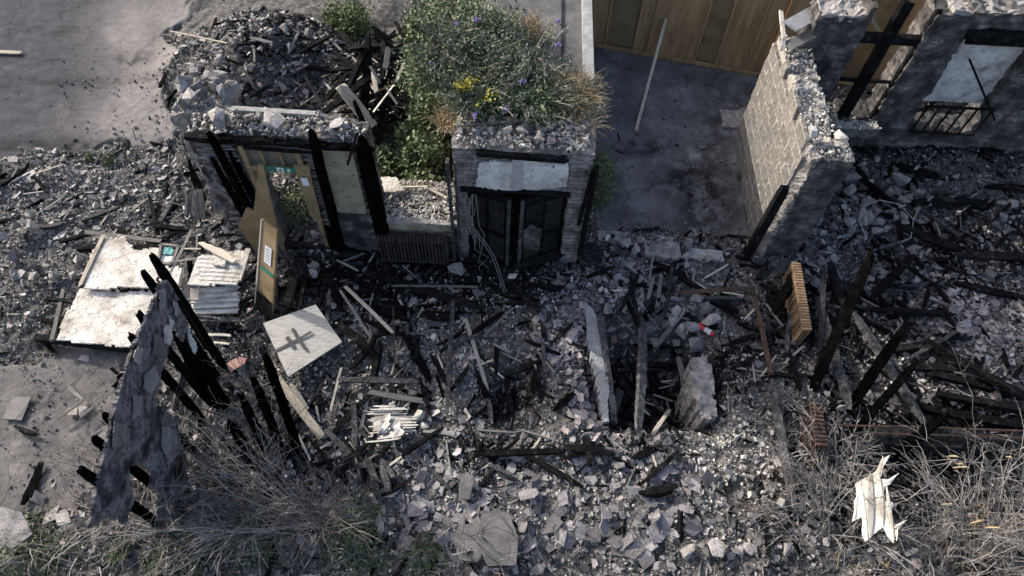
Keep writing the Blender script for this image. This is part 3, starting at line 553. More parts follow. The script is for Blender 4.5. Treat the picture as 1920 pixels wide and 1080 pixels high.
TT('''c 520 455 670 475 .14 .15
c 585 482 690 478 .13
c 905 490 1010 580 .17 .12
c 880 505 960 560 .12
c 975 498 1098 460 .17 .3
c 960 505 1040 485 .12 .12
c 1040 537 1055 538 .1
c 1000 535 1055 545 .14
g 735 536 895 538 .045 .22
c 690 512 905 578 .17 .15
p 648 538 735 622 .07 .2
g 638 545 695 632 .05 .15
c 562 473 528 602 .2 .12 .2
c 575 500 556 600 .12 .1
c 600 490 640 580 .12
c 630 505 700 540 .14
c 640 610 702 668 .19
c 760 632 806 712 .17
c 772 620 740 560 .1
r 737 575 740 682 .035 .25
a 850 562 838 782 .085 .18
p 874 600 914 732 .07 .2 .12
a 914 732 923 792 .09
c 712 645 697 722 .13
c 690 520 710 560 .12
c 715 500 800 515 .1
c 940 705 1012 678 .12
c 948 712 962 782 .1
g 1018 700 1040 682 .05
c 1080 735 1040 768 .13
c 985 690 1075 605 .07
c 895 852 1055 846 .11
c 1055 838 1148 850 .17
c 1186 860 1226 845 .17
c 1206 925 1268 912 .2 .14
a 688 850 710 935 .13
a 714 862 730 922 .15
c 718 928 762 904 .1
a 636 712 786 716 .11 .25
g 694 735 794 752 .1 .22
p 520 708 606 822 .15 .15
p 545 720 575 765 .08 .2
g 800 830 826 795 .07
g 795 808 852 814 .08
p 872 768 886 792 .06
c 690 770 742 765 .1
c 660 690 700 640 .13
g 690 745 672 820 .06
a 1204 600 1196 812 .16 .55 .5
c 1152 690 1190 752 .19 .25
g 1168 722 1150 782 .13 .25
c 1180 755 1168 802 .1 .15
c 1215 700 1235 725 .1 .3
g 1230 650 1284 580 .11 .2
p 1224 814 1256 768 .08 .35
g 1272 672 1288 730 .12 .5
c 1235 560 1205 605 .16 .2
a 1262 498 1246 592 .1 .25
g 1240 515 1232 575 .08 .2
g 1225 520 1215 560 .07 .2
g 1215 590 1240 620 .04 .3
g 1160 595 1190 625 .04 .3
g 1225 740 1260 752 .05 .3
c 1380 650 1350 675 .04
r 1268 549 1412 539 .08 .28
r 1412 545 1446 702 .09 .15
a 1447 715 1490 960 .17 .3 .1
a 1534 565 1592 762 .19 .3 .25
a 1545 500 1538 655 .1 .35
a 1600 585 1732 792 .17 .35
c 1540 650 1532 720 .14 .2
c 1556 495 1582 572 .26 .25
c 1512 498 1560 545 .15
c 1560 520 1618 572 .17 .2
c 1612 332 1682 388 .18 .25
c 1690 425 1805 470 .22 .3
c 1795 478 1935 480 .2 .35
c 1715 478 1632 562 .2 .3
c 1682 308 1762 332 .2 .2
c 1712 378 1850 380 .2 .2
c 1820 395 1850 375 .1
c 1720 425 1650 400 .1
c 1742 640 1905 736 .2 .3
c 1630 580 1790 590 .14 .12
c 1500 490 1452 585 .2 .5 .3
c 1640 660 1790 640 .16
c 1745 700 1925 742 .16 .2
c 1760 740 1930 772 .18 .25
c 1720 762 1930 800 .14 .2
c 1700 690 1820 690 .13
c 1790 530 1930 560 .14
c 1850 350 1925 352 .12
c 1480 660 1500 730 .12
c 1310 745 1345 720 .08
c 1545 600 1610 610 .12
c 1480 505 1545 560 .1
a 1660 545 1740 530 .12
c 75 872 42 945 .15
g 128 725 168 762 .06
g 108 785 156 750 .06 .15
g 152 782 212 730 .06 .15
c 30 800 70 815 .1
g 158 435 300 452 .09 .35
c 205 442 312 450 .08 .3
p 195 440 150 535 .08 .5
g 312 462 386 430 .06 .45
p 358 432 318 515 .05 .6
g 318 492 378 484 .06 .6
g 345 500 335 540 .06 .55
c 300 630 250 650 .1
c 450 530 420 545 .1
c 760 432 790 500 .17 .4 .1
c 700 470 740 520 .13
c 90 600 120 620 .12
c 80 640 100 660 .1
g 175 490 160 520 .06
c 560 790 600 730 .08
c 640 880 690 870 .1
g 620 770 640 690 .05
c 1130 835 1060 860 .1
c 880 640 920 690 .08
c 1320 560 1390 600 .06
c 1100 520 1150 500 .1
c 790 590 840 600 .1
c 1440 490 1420 520 .12
''')
# heap of burnt roof timbers behind the low wall
HP = '''c 690 62 678 250 .17 1.1 .5
c 658 92 756 84 .17 1.0 .9
c 600 216 692 146 .14 .7 .9
p 644 168 696 234 .25 .9 .6
c 742 42 772 92 .12 .8
c 702 52 764 112 .16 1.1
g 754 108 772 152 .1 .9
p 760 112 744 152 .07 1.1
r 706 172 768 144 .05 1.1
c 704 172 734 206 .14 1.0 .8
c 705 198 668 272 .17 .8 .4
c 726 214 706 272 .16 .7 .4
c 686 92 644 182 .15 .9 .6
p 700 136 706 172 .1 1.2
g 694 124 712 156 .06 1.25
g 640 216 604 238 .1 .6
c 720 60 716 150 .12 1
c 735 120 712 240 .13 .9 .5
c 668 100 640 60 .12 .7
c 700 240 660 300 .14 .5 .3
c 756 180 772 250 .1 .5
g 728 90 722 130 .11 1.2
c 650 140 610 190 .12 .6
p 725 165 745 195 .05 1.2
p 738 160 700 210 .04 1.2
c 664 190 690 250 .12 .9 .5'''
LAND['timber heap'] = (705, 170)
TT(HP)
timber((318, 58), (426, 81), .05, 'p', 1.0, 1.25, label='long thin white pole lying on the edge of the rubble mound', name='pole', cat='pole')
timber((-40, 95), (38, 99), .12, 'p', .05, .05, label='pale plank end lying on the yard at the left edge', name='plank')
timber((455, 125), (478, 166), .06, 'p', .5, label='short pale stick on the rubble mound front', name='stick', cat='stick')
for q in ((395, 95, 430, 62), (540, 100, 560, 60), (600, 190, 570, 140), (470, 70, 510, 80), (610, 60, 640, 95), (560, 200, 590, 180)):
    TB.append(timber(q[:2], q[2:], .06, 'g', .12, .15))
# standing posts
def post(top, zt, base, w, label, k='c'):
    b = G(*base); pa = np.array([b[0], b[1], float(gh(b[0], b[1]))-.1]); mb = MB(); pt = G(*top, zt)
    beam(mb, pa, pt, w, w*.8, jag=.018, taper=.45, segs=max(8, int(zt/.1)), tone=rng.random(), twist=.3)
    return tag(mb.build('charred_post', M['jet' if k == 'c' else KN[k][1]]), label, 'post')
post((285, 478), 3.35, (420, 690), .13, 'tallest charred post, standing at the far end of the stud partition')
post((328, 606), 2.1, (406, 765), .19, 'thick charred post leaning beside the peeling wallboard')
post((352, 655), 1.3, (322, 775), .13, 'ashy grey post leaning against the peeling wallboard', 'a')
post((497, 665), 1.9, (562, 855), .12, 'tallest of the four black posts in front of the marked board')
post((474, 708), 1.7, (532, 862), .12, 'second black post, left of the tallest one before the marked board')
post((452, 742), 1.5, (512, 870), .12, 'third black post from the right before the marked board')
post((430, 790), 1.1, (485, 880), .13, 'shortest black post, leftmost before the marked board')
post((372, 680), 1.2, (430, 770), .16, 'stubby charred post right of the stud partition')
post((1632, 483), 1.9, (1522, 738), .19, 'long charred post leaning behind the right-hand twigs, nearest the tan radiator')
post((1690, 622), 1.5, (1588, 775), .18, 'charred post leaning in the middle of the right-hand posts')
post((1714, 682), 1.5, (1602, 808), .13, 'thin charred post leaning just above the rusty pipe rails')
post((1765, 785), 1.2, (1660, 862), .16, 'rightmost charred post, leaning above the torn white board')

def prism(mb, pts, n, t, jit=.004):
    pts = np.array(pts, float); n = np.array(n, float)/np.linalg.norm(n); out = []
    for a, b in zip(pts, np.roll(pts, -1, 0)):
        k = max(1, int(np.linalg.norm(b-a)/.09))
        for i in range(k): out.append(a+(b-a)*i/k+(rng.normal(0, jit, 3) if i else 0))
    P_ = np.array(out); m_ = len(P_); V = np.concatenate([P_, P_-n*t+rng.normal(0, jit, P_.shape)])
    mb.add(V, [np.array([list(range(m_))]), np.array([list(range(m_, 2*m_))[::-1]]), np.array([[i, m_+i, m_+(i+1) % m_, (i+1) % m_] for i in range(m_)])])
# ------------------------------------------------------------------ ruined walls
def par(name, parent, matn, fn, smooth=False, label=None):
    mb = MB(); fn(mb); o = mb.build(name, M[matn], parent, smooth)
    if label: o['label'] = label
    return o
FY = 8.3
def fx(px, py): p = PY(px, py, FY); return p[0], p[2]
def wallbits(kind, n, x0, x1, y0, y1, z, s0, s1, label, cat):
    for _ in range(n):
        s = s0*(s1/s0)**rng.random(); put(kind, kind, (rng.uniform(x0, x1), rng.uniform(y0, y1), z+s*.22), (s, s*rng.uniform(.6, 1), s*rng.uniform(.5, .8)), (rng.normal(0, .4), rng.normal(0, .4), rng.uniform(0, 6)), label, cat, label)
crumbs = MB()
def crumb(n, x0, x1, y0, y1, z, s0=.02, s1=.07):
    X = rng.uniform(x0, x1, n); Y = rng.uniform(y0, y1, n); scatter(crumbs, stones_b, X, Y, np.full(n, z), s0*(s1/s0)**rng.random(n), tilt=1.)

# --- doorway wall
W = empty('doorway_wall', (-4.1, 8.3, 0), 'charred wall with the fire exit doorway, studs and scorched panels', 'wall')
def shell(mb):
    def ins(u, v):
        x = u-5.65
        top = 3.12+.12*fbm(x*3, x*0+1)
        hole = (x > -4.72) & (x < -3.82) & (v < 3.02); hole |= (x > -3.36) & (x < -2.86) & (v > 1.35) & (v < 2.95)
        return (v < top) & ~hole & ((x > -5.6+.25*(1-v/3.2)*0) | (v > .1))
    grid_solid(mb, (-5.65, FY, 0), (1, 0, 0), (0, 0, 1), 3.05, 3.3, ins, cell=.07, thick=.5, noise=.035, jit=.3)
par('masonry', W, 'sootd', shell)
def laths(mb):
    for i in range(58):
        z = 3.1-i*.05; 
        for (a, b, p) in ((-5.6, -4.85, .85), (-3.78, -3.42, .85), (-4.8, -3.5, .8 if z > 3.0 else 0), (-2.85, -2.62, .7)):
            if rng.random() < p and not (a < -5 and 1.0 < z < 2.1 and rng.random() < .5):
                x0 = a+rng.uniform(0, .2); x1 = b-rng.uniform(0, .12)
                beam(mb, (x0, FY-.06, z), (x1, FY-.06+rng.normal(0, .01), z+rng.normal(0, .02)), .03, .02, jag=.004, segs=4, tone=rng.random())
par('lathwork', W, 'grey', laths)
par('wallboard', W, 'gboard', lambda mb: sheet_poly(mb, [PY(a, b, FY-.09) for a, b in ((392, 292), (412, 296), (425, 330), (438, 365), (442, 395), (395, 392), (392, 340), (374, 318))], np.array([0, FY-.09, 0]), (1, 0, 0), (0, 0, 1), cell=.04, thick=.03, noise=.02))
par('stained_panel', W, 'panel', lambda mb: grid_solid(mb, (-3.4, FY-.03, 1.3), (1, 0, 0), (0, 0, 1), .56, 1.68, None, cell=.08, thick=.04, noise=.008, jit=.1))
def lintel(mb):
    [beam(mb, (x, FY-.04, 3.14-.01*i), (x+rng.uniform(.3, .6), FY-.05, 3.12+rng.uniform(-.03, .03)), .14, rng.uniform(.07, .15), jag=.03, taper=.3, segs=6, tone=rng.random()) for i, x in enumerate(np.arange(-5.6, -2.9, .37))]
    beam(mb, (-4.85, FY-.02, 3.0), (-3.6, FY-.04, 2.96), .12, .1, jag=.02, taper=.2, segs=14)
par('burnt_lintel', W, 'char', lintel)
par('wall_coping', W, 'cope', lambda mb: beam(mb, (-5.0, 8.86, 3.24), (-3.5, 8.84, 3.24), .1, .07, jag=.01, segs=14))
for (t, b_, w, z0, zt, yo) in (((381, 226), (466, 388), .12, 1.1, 3.35, -.12), ((400, 300), (478, 440), .1, .5, 2.7, -.1), ((438, 300), (486, 386), .1, 1.1, 2.85, -.06), ((580, 233), (636, 452), .15, .02, 3.5, -.12), ((674, 246), (710, 396), .24, .0, 3.3, -.1), ((600, 380), (622, 450), .16, 0, .9, -.1)):
    mb = MB(); x0 = PY(*t, FY+yo)[0]; x1 = PY(*b_, FY+yo)[0]
    beam(mb, (x1, FY+yo, z0), (x0, FY+yo, zt), w, w*.8, jag=.015, taper=.4, segs=30, tone=rng.random(), up=(0, 1, 0))
    mb.build('stud', M['jet'], W)
mb = MB(); beam(mb, PY(670, 250, 8.1), PY(652, 308, 8.12), .06, .04, jag=.01, segs=8); mb.build('broken_batten', M['char'], W)
# door frame, transom light, lining
FR = M['mdf']
def fr(mb):
    for (a, b) in (((-4.75, 0), (-4.75, 3.02)), ((-3.8, 0), (-3.8, 3.02))): beam(mb, (a[0], 8.3, 0), (b[0], 8.3, b[1]), .09, .16, segs=1, up=(0, 1, 0))
    box(mb, (-4.275, 8.3, 2.46), (.86, .15, .13)); box(mb, (-4.275, 8.3, 2.985), (.86, .15, .07))
    for x in (-4.45, -4.12): box(mb, (x, 8.3, 2.74), (.04, .1, .42))
df = par('door_frame', W, 'mdf', fr)
for x0, x1 in ((-4.705, -4.47), (-4.43, -4.14), (-4.1, -3.845)):
    mb = MB(); box(mb, ((x0+x1)/2, 8.31, 2.74), (x1-x0, .02, .42)); mb.build('transom_pane', M['glass'], df)
mb = MB(); prism(mb, [PY(a, b, 8.2) for a, b in ((550, 310), (579, 312), (586, 345), (596, 385), (606, 424), (582, 405), (570, 370))][::-1], (0, -1, 0), .03); rp = mb.build('door_lining', M['mdf'], W)
mb = MB(); box(mb, PY(572, 341, 8.155), (.12, .008, .2)); mb.build('notice', M['paper'], rp)
mb = MB(); prism(mb, [PY(a, b, 8.1) for a, b in ((447, 426), (462, 390), (476, 396), (484, 308), (493, 310), (505, 360), (522, 432), (505, 424), (492, 414), (482, 476))][::-1], (0, -1, 0), .035); mb.build('door_lining', M['mdf'], W)
wallbits('stone', 22, -5.5, -2.7, 8.4, 8.75, 3.2, .08, .22, 'loose stone on top of the doorway wall', 'stone')
wallbits('slate', 9, -5.2, -2.9, 8.4, 8.75, 3.3, .2, .34, 'slate piece on top of the doorway wall', 'slate')
for q in SC.objects:
    if q.name.startswith('slate') and q.get('label') == 'slate piece on top of the doorway wall': q.scale = (q.scale[0], q.scale[1], .16)
put('stone', 'flat_stone', (-4.15, 8.5, 3.36), (.55, .34, .1), (.2, .1, -.5), 'large flat pale stone on top of the wall above the fire exit sign', 'stone')
put('stone', 'stone_block', (-5.05, 8.45, 3.3), (.34, .42, .3), (.1, 0, .2), 'grey squared stone on the wall top beside the left charred stud', 'stone')
crumb(500, -5.6, -2.65, 8.32, 8.8, 3.2, .02, .1)

# --- fire exit sign
def text_mesh(txt, size, loc, parent, matn='white', name='lettering'):
    cu = bpy.data.curves.new('t', 'FONT'); cu.body = txt; cu.size = size; cu.align_x = 'CENTER'; cu.align_y = 'CENTER'; cu.extrude = .001; cu.resolution_u = 2
    ob = bpy.data.objects.new('t', cu); C.objects.link(ob); dg = bpy.context.evaluated_depsgraph_get(); me = bpy.data.meshes.new_from_object(ob.evaluated_get(dg)); bpy.data.objects.remove(ob)
    me.materials.clear(); me.materials.append(M[matn]); o = bpy.data.objects.new(name, me); C.objects.link(o); o.parent = parent; o.location = loc; o.rotation_euler = (math.pi/2, 0, 0); return o
sg = empty('fire_exit_sign', (-4.2, 8.19, 2.5), 'green FIRE EXIT sign with running man and down arrow over the doorway', 'sign')
par('sign_plate', sg, 'green', lambda mb: box(mb, (-4.2, 8.2, 2.5), (.56, .012, .15)))
text_mesh('FIRE', .066, (-.165, -.002, .032), sg); text_mesh('EXIT', .066, (-.165, -.002, -.032), sg)
def man(mb):
    y = 8.188; c = np.array([-4.18, y, 2.5])
    def b(x0, z0, x1, z1, w): beam(mb, c+(x0, 0, z0), c+(x1, 0, z1), w, .004, up=(0, 1, 0))
    box(mb, c+(0, .0018, 0), (.12, .003, .125))
par('pictogram_field', sg, 'white', man)
def man2(mb):
    y = 8.182; c = np.array([-4.18, y, 2.5])
    def b(x0, z0, x1, z1, w): beam(mb, c+(x0, 0, z0), c+(x1, 0, z1), .004, w, up=(0, 1, 0)) if 0 else beam(mb, c+(x0, 0, z0), c+(x1, 0, z1), w, w*.3)
    b(.005, .02, -.01, -.015, .024); b(-.01, -.012, .02, -.03, .016); b(.02, -.03, .012, -.055, .014); b(-.01, -.012, -.035, -.04, .016); b(.005, .018, -.03, .01, .012); b(.005, .018, .035, .004, .012); b(.012, .034, .012, .048, .018)
par('running_man', sg, 'green', man2)
def arr(mb):
    c = np.array([-4.03, 8.19, 2.5]); beam(mb, c+(0, 0, .045), c+(0, 0, -.03), .024, .006); beam(mb, c+(0, 0, -.04), c+(.045, 0, .01), .022, .006); beam(mb, c+(0, 0, -.04), c+(-.045, 0, .01), .022, .006)
par('arrow', sg, 'white', arr)

# --- the thrown-open door
D = empty('open_door', (-4.8, 6.8, 0), 'tall brown fire door leaf standing open, with a white notice and small green sticker', 'door')
A = G(490, 411, 1.95); B = G(519, 432, 1.95); A0 = G(477, 575, .03); B0 = G(509, 604, .03)
def quad_slab(mb, q, t, nu=1, nv=1):
    a, b, c, d = [np.asarray(p, float) for p in q]; n = np.cross(b-a, d-a); n /= np.linalg.norm(n)
    V = []
    for off in (0, -t):
        for i in range(nu+1):
            for j in range(nv+1):
                s, r_ = i/nu, j/nv; V.append(a*(1-s)*(1-r_)+b*s*(1-r_)+c*s*r_+d*(1-s)*r_+n*off)
    k = (nu+1)*(nv+1); ix = lambda i, j: i*(nv+1)+j; Fc = []
    for i in range(nu):
        for j in range(nv):
            Fc.append([ix(i, j), ix(i+1, j), ix(i+1, j+1), ix(i, j+1)]); Fc.append([k+ix(i, j+1), k+ix(i+1, j+1), k+ix(i+1, j), k+ix(i, j)])
    for i in range(nu): Fc += [[ix(i, 0), k+ix(i, 0), k+ix(i+1, 0), ix(i+1, 0)], [ix(i+1, nv), k+ix(i+1, nv), k+ix(i, nv), ix(i, nv)]]
    for j in range(nv): Fc += [[ix(0, j+1), k+ix(0, j+1), k+ix(0, j), ix(0, j)], [ix(nu, j), k+ix(nu, j), k+ix(nu, j+1), ix(nu, j+1)]]
    mb.add(V, [np.array(Fc)])
    return n
dn = None
def leaf_(mb):
    global dn
    dn = quad_slab(mb, (A0, B0, B, A), .045)
lf = par('door_leaf', D, 'mdf', leaf_)
def onleaf(s0, r0_, s1, r1, t=.006, off=.012):
    f_ = lambda s, r_: A0*(1-s)*(1-r_)+B0*s*(1-r_)+B*s*r_+A*(1-s)*r_+dn*off
    return lambda mb: quad_slab(mb, (f_(s0, r0_), f_(s1, r0_), f_(s1, r1), f_(s0, r1)), t)
par('notice', lf, 'paper', onleaf(.38, .60, .78, .78)); par('sticker', lf, 'green', onleaf(.2, .50, .95, .535))
par('burnt_foot', lf, 'coal', onleaf(.0, .0, 1.0, .22, .004, .008)); par('edge_strip', lf, 'pale', onleaf(.0, .05, .07, 1.0, .05, .014))
for r_ in (.63, .66, .69, .72, .75): par('notice_line', lf, 'ink', onleaf(.46, r_, .70, r_+.006, .002, .018))

# --- low wall with radiator under it
LW = empty('low_wall', (-1.95, 8.3, 0), 'low scorched wall with pale sill between the doorway wall and the double doors', 'wall')
par('masonry', LW, 'sootd', lambda mb: grid_solid(mb, (-2.62, FY, 0), (1, 0, 0), (0, 0, 1), 1.5, 1.12, None, cell=.08, thick=.5, noise=.02, jit=.15))
par('sill', LW, 'core', lambda mb: beam(mb, (-2.75, 8.27, 1.15), (-1.12, 8.27, 1.13), .12, .07, jag=.012, segs=16))
par('rendered_band', LW, 'panel', lambda mb: grid_solid(mb, (-2.5, 8.27, .72), (1, 0, 0), (0, 0, 1), 1.3, .38, None, cell=.08, thick=.02, noise=.012, jit=.1, drop=.05))
par('ledge', LW, 'grit', lambda mb: grid_solid(mb, (-2.6, 8.32, 1.12), (1, 0, 0), (0, 1, 0), 1.45, 1.0, None, cell=.1, thick=.3, noise=.05, jit=.3))
crumb(1500, -2.6, -1.2, 8.32, 9.3, 1.14, .02, .09)
for a, b, w in (((700, 390), (760, 352), .03), ((720, 400), (735, 362), .04), ((800, 352), (832, 368), .05), ((690, 352), (800, 350), .06)): timber(a, b, w, 'p', 1.2, 1.25, absz=True, label={700: 'thin pale stick at the left on the ledge behind the low wall', 720: 'short pale stick crossing the thin one on the ledge', 800: 'pale stick at the right end of the ledge behind the low wall', 690: 'thick pale batten across the back of the ledge behind the low wall'}[a[0]], name='stick', cat='stick')
pl = MB(); sheet_poly(pl, [G(a, b, 1.3) for a, b in ((690, 330), (742, 332), (758, 358), (690, 360))], np.array([0, 0, 1.3]), (1, 0, 0), (0, 1, 0), cell=.04, thick=.03, rag=.01); tag(pl.build('cream_board', M['whiteb']), 'cream board lying behind the low wall beside the thick charred stud', 'board')

def radiator(name, p0, p1, h, n, label, matn, lean=(0, 0, 0), dep=.16):
    p0 = np.array(p0, float); p1 = np.array(p1, float); d = (p1-p0)/n; c = (p0+p1)/2; ln = np.array(lean, float)
    t = empty(name, tuple((p0+p1)/2), label, 'radiator'); nrm = np.cross(d/np.linalg.norm(d), (0, 0, 1))
    for i in range(n):
        def col(mb, q=p0+d*(i+.5)):
            L = np.linalg.norm(d)
            for s in (-.5, 0, .5):
                tube(mb, [q+nrm*dep*s+(0, 0, .06), q+nrm*dep*s+ln*.5+(0, 0, h*.5), q+nrm*dep*s+ln+(0, 0, h-.05)], L*.27, 6, rng.random())
            for zz in (.06, h-.04):
                o2 = ln*(zz/h); tube(mb, [q+nrm*dep*-.6+o2+(0, 0, zz), q+nrm*dep*.6+o2+(0, 0, zz)], L*.46, 8)
        par('column', t, matn, col, smooth=False)
    par('pipe', t, 'rust', lambda mb: tube(mb, [p1+(0, 0, .06), p1+d*1.5+(0, 0, .06), p1+d*1.7+(0, 0, -.2)], .025, 6))
    return t
radiator('radiator', (-2.68, 8.08, .12), (-1.3, 8.08, .12), .78, 20, 'blackened column radiator standing against the low wall', 'iron')
ra, rb = G(1494, 490, .62), G(1515, 618, .62)
radiator('radiator', (ra[0], ra[1], .0), (rb[0], rb[1], .0), .62, 24, 'tan rusted column radiator standing in the rubble by the end wall', 'tan', dep=.14)
p = G(1500, 862); radiator('radiator', (5.45, 5.1, .05), (5.4, 4.3, .05), .7, 11, 'rusty ribbed radiator half buried among the right-hand twigs', 'rust', lean=(-.1, 0, 0))

# --- double-door building with the planted roof
Bd = empty('outbuilding', (0.05, 8.3, 0), 'small sooty building with charred double doors and an overgrown flat roof', 'building')
BX0, BX1 = -1.13, 1.28
def front(mb):
    def ins(u, v):
        x = u+BX0; return ~((x > -.95) & (x < .93) & (v < 2.15)) & (v < 3.14+.12*fbm(x*4, x*0))
    grid_solid(mb, (BX0, FY, 0), (1, 0, 0), (0, 0, 1), BX1-BX0, 3.3, ins, cell=.065, thick=.42, noise=.03, jit=.3)
par('front_wall', Bd, 'soot', front)
par('side_wall', Bd, 'soot', lambda mb: grid_solid(mb, (BX1+.05, 8.72, 0), (0, 1, 0), (0, 0, 1), 12, 2.95, None, cell=.2, thick=.3, noise=.02, jit=.2))
par('side_wall', Bd, 'soot', lambda mb: grid_solid(mb, (BX0, 20, 0), (0, -1, 0), (0, 0, 1), 11.28, 2.95, None, cell=.2, thick=.3, noise=.02, jit=.2))
par('roof', Bd, 'felt', lambda mb: grid_solid(mb, (BX0+.003, 8.72, 2.99), (1, 0, 0), (0, 1, 0), BX1-BX0-.1, 11.2, None, cell=.15, thick=.035, noise=.006, jit=.05))
par('roof_coping', Bd, 'cope', lambda mb: beam(mb, (1.22, 8.8, 3.06), (1.22, 20, 3.06), .2, .12, jag=.006, segs=60))
par('roof_seam', Bd, 'coal', lambda mb: box(mb, (.72, 14, 3.02), (.03, 11, .02)))
par('plaster_patch', Bd, 'plaster', lambda mb: sheet_poly(mb, [PY(a, b, FY-.05) for a, b in ((898, 308), (925, 302), (960, 305), (962, 294), (1015, 294), (1040, 303), (1064, 306), (1066, 325), (1062, 350), (1010, 356), (940, 357), (893, 350), (895, 330))], np.array([0, FY-.05, 0]), (1, 0, 0), (0, 0, 1), cell=.03, thick=.03, noise=.008, rag=.015))
par('pale_strip', Bd, 'strip', lambda mb: sheet_poly(mb, [PY(a, b, FY-.075) for a, b in ((962, 294), (981, 294), (978, 356), (960, 357))], np.array([0, FY-.075, 0]), (1, 0, 0), (0, 0, 1), cell=.03, thick=.02, noise=.002, rag=.003), label='smooth grey strip')
par('burnt_lintel', Bd, 'char', lambda mb: (beam(mb, (-.72, FY-.04, 3.12), (.82, FY-.04, 3.06), .1, .1, jag=.012, segs=20), beam(mb, (-.98, FY-.03, 2.17), (.95, FY-.03, 2.17), .1, .07, jag=.012, segs=22)))
par('jamb_lining', Bd, 'ash', lambda mb: (beam(mb, (-1.2, 8.2, .1), (-1.22, 8.2, 2.95), .05, .14, jag=.012, segs=24), beam(mb, (-1.09, 8.22, .1), (-1.1, 8.22, 2.9), .04, .05, jag=.012, segs=24)))
par('jamb_lining', Bd, 'char', lambda mb: (beam(mb, (1.32, 8.22, .5), (1.34, 8.22, 2.95), .07, .16, jag=.012, segs=24), beam(mb, (1.2, 8.2, 1.4), (1.28, 8.2, 2.9), .06, .05, jag=.012, segs=14)))
for (x0, y0, x1, y1) in ((-.95, 8.45, -.12, 8.12), (.93, 8.45, .1, 8.12)):
    a = np.array([x0, y0, .02]); b = np.array([x1, y1, .02]); up = np.array([0, 0, 2.08]); 
    if x0 > x1: a, b = b, a
    lf = par('door_leaf', Bd, 'char', lambda mb: quad_slab(mb, (a, b, b+up, a+up), .05, 6, 12))
    dd = (b-a); n_ = np.cross(dd, up); n_ /= np.linalg.norm(n_)
    for (r0_, r1) in ((.08, .42), (.5, .92)):
        for (s0, s1) in ((.1, .46), (.54, .9)):
            q = [a+dd*s0+up*r0_+n_*.02, a+dd*s1+up*r0_+n_*.02, a+dd*s1+up*r1+n_*.02, a+dd*s0+up*r1+n_*.02]
            par('door_panel', lf, 'coal', lambda mb: quad_slab(mb, q, .02))
    inner = b if x1 < 0 else a
    par('meeting_stile', lf, 'ash', lambda mb: beam(mb, inner+n_*.03, inner+up+n_*.03, .07, .03, jag=.008, segs=16))
par('scorched_patch', Bd, 'sootd', lambda mb: sheet_poly(mb, [np.array(p) for p in ((.18, 8.06, .7), (.5, 8.06, .72), (.5, 8.06, 1.35), (.3, 8.06, 1.5), (.17, 8.06, 1.3))], np.array([0, 8.06, 0]), (1, 0, 0), (0, 0, 1), cell=.04, thick=.01, noise=.006))
wallbits('stone', 40, -1.0, 1.15, 8.36, 9.0, 3.2, .08, .24, 'pale stone on the front edge of the overgrown roof', 'stone')
wallbits('slate', 9, -.6, .9, 8.4, 8.9, 3.28, .12, .24, 'slate shard on the front edge of the overgrown roof', 'slate')
for q in SC.objects:
    if q.name.startswith('slate') and 'front edge of the overgrown' in q.get('label', ''): q.scale = (q.scale[0], q.scale[1], .16)
crumb(700, -1.1, 1.2, 8.32, 9.0, 3.22, .02, .1)
par('parapet_core', Bd, 'core', lambda mb: grid_solid(mb, (BX0+.02, 8.7, 3.17), (1, 0, 0), (0, 1, 0), BX1-BX0-.04, .42, None, cell=.07, thick=.14, noise=.09, jit=.35))
timber((858, 236), (1000, 225), .06, 'g', 3.3, 3.35, absz=True, label='long grey branch lying across the front of the overgrown roof', name='branch', cat='branch')
timber((1010, 222), (1055, 262), .05, 'g', 3.3, 3.2, absz=True, label='forked grey branch at the right of the roof front', name='branch', cat='branch')
mb = MB()
for i in range(9):
    x = -.88+rng.uniform(-.12, .1); pts = []
    for k in range(9):
        t = k/8; pts.append((x+.08*math.sin(t*5+i)+t*t*(.9*rng.random() if i > 6 else .05), 8.12-.25*t*t*(1 if i > 6 else .2), 2.2-t*(1.2+.9*(i > 6)+.4*rng.random())))
    tube(mb, pts, .006, 4)
pts = [(-.9, 8.1, 1.25), (-.6, 7.95, 1.0), (-.4, 7.8, .7), (-.25, 7.6, .3), (-.15, 7.4, .12)]
for o_ in (0, .04): tube(mb, np.array(pts)+(o_, 0, o_), .007, 4)
tag(mb.build('hanging_cables', M['grey']), 'tangle of burnt cables hanging at the left jamb of the double doors', 'cables')
put('stone', 'square_tile', (-1.12, 7.85, .2), (.34, .3, .07), (.5, .1, .5), 'pale square tile at the foot of the hanging cables', 'tile')
put('plaster_lump', 'white_stone', (-.02, 7.75, .15), (.2, .16, .14), (0, .2, .3), 'bright white stone at the foot of the double doors', 'stone')

# --- courtyard threshold
mb = MB(); grid_solid(mb, (1.75, 8.85, .1), (1, -.05, 0), (0, 1, 0), 1.6, .28, None, cell=.08, thick=.35, noise=.03, jit=.25); tag(mb.build('stone_kerb', M['core']), 'rough stone kerb at the front of the courtyard', 'kerb')
mb = MB(); grid_solid(mb, (2.7, 8.45, .2), (1, -.05, 0), (0, 1, 0), .75, .4, None, cell=.08, thick=.3, noise=.02, jit=.2); tag(mb.build('concrete_block', M['grit']), 'broad concrete block on the courtyard kerb', 'block')
mb = MB(); grid_solid(mb, (3.6, 8.5, .12), (1, -.05, 0), (0, 1, 0), .75, .26, None, cell=.1, thick=.2, noise=.006, jit=.1); tag(mb.build('threshold_slab', M['cope']), 'smooth bluish slab at the foot of the end wall', 'slab')
LO = G(1246, 33); 
pk = MB(); a = G(1253, 20, 1.2); b = G(1192, 246, .05); beam(pk, a, b, .07, .05, segs=4); tag(pk.build('long_pole', M['pale']), 'long thin timber pole leaning from the plywood hoarding into the courtyard', 'pole')
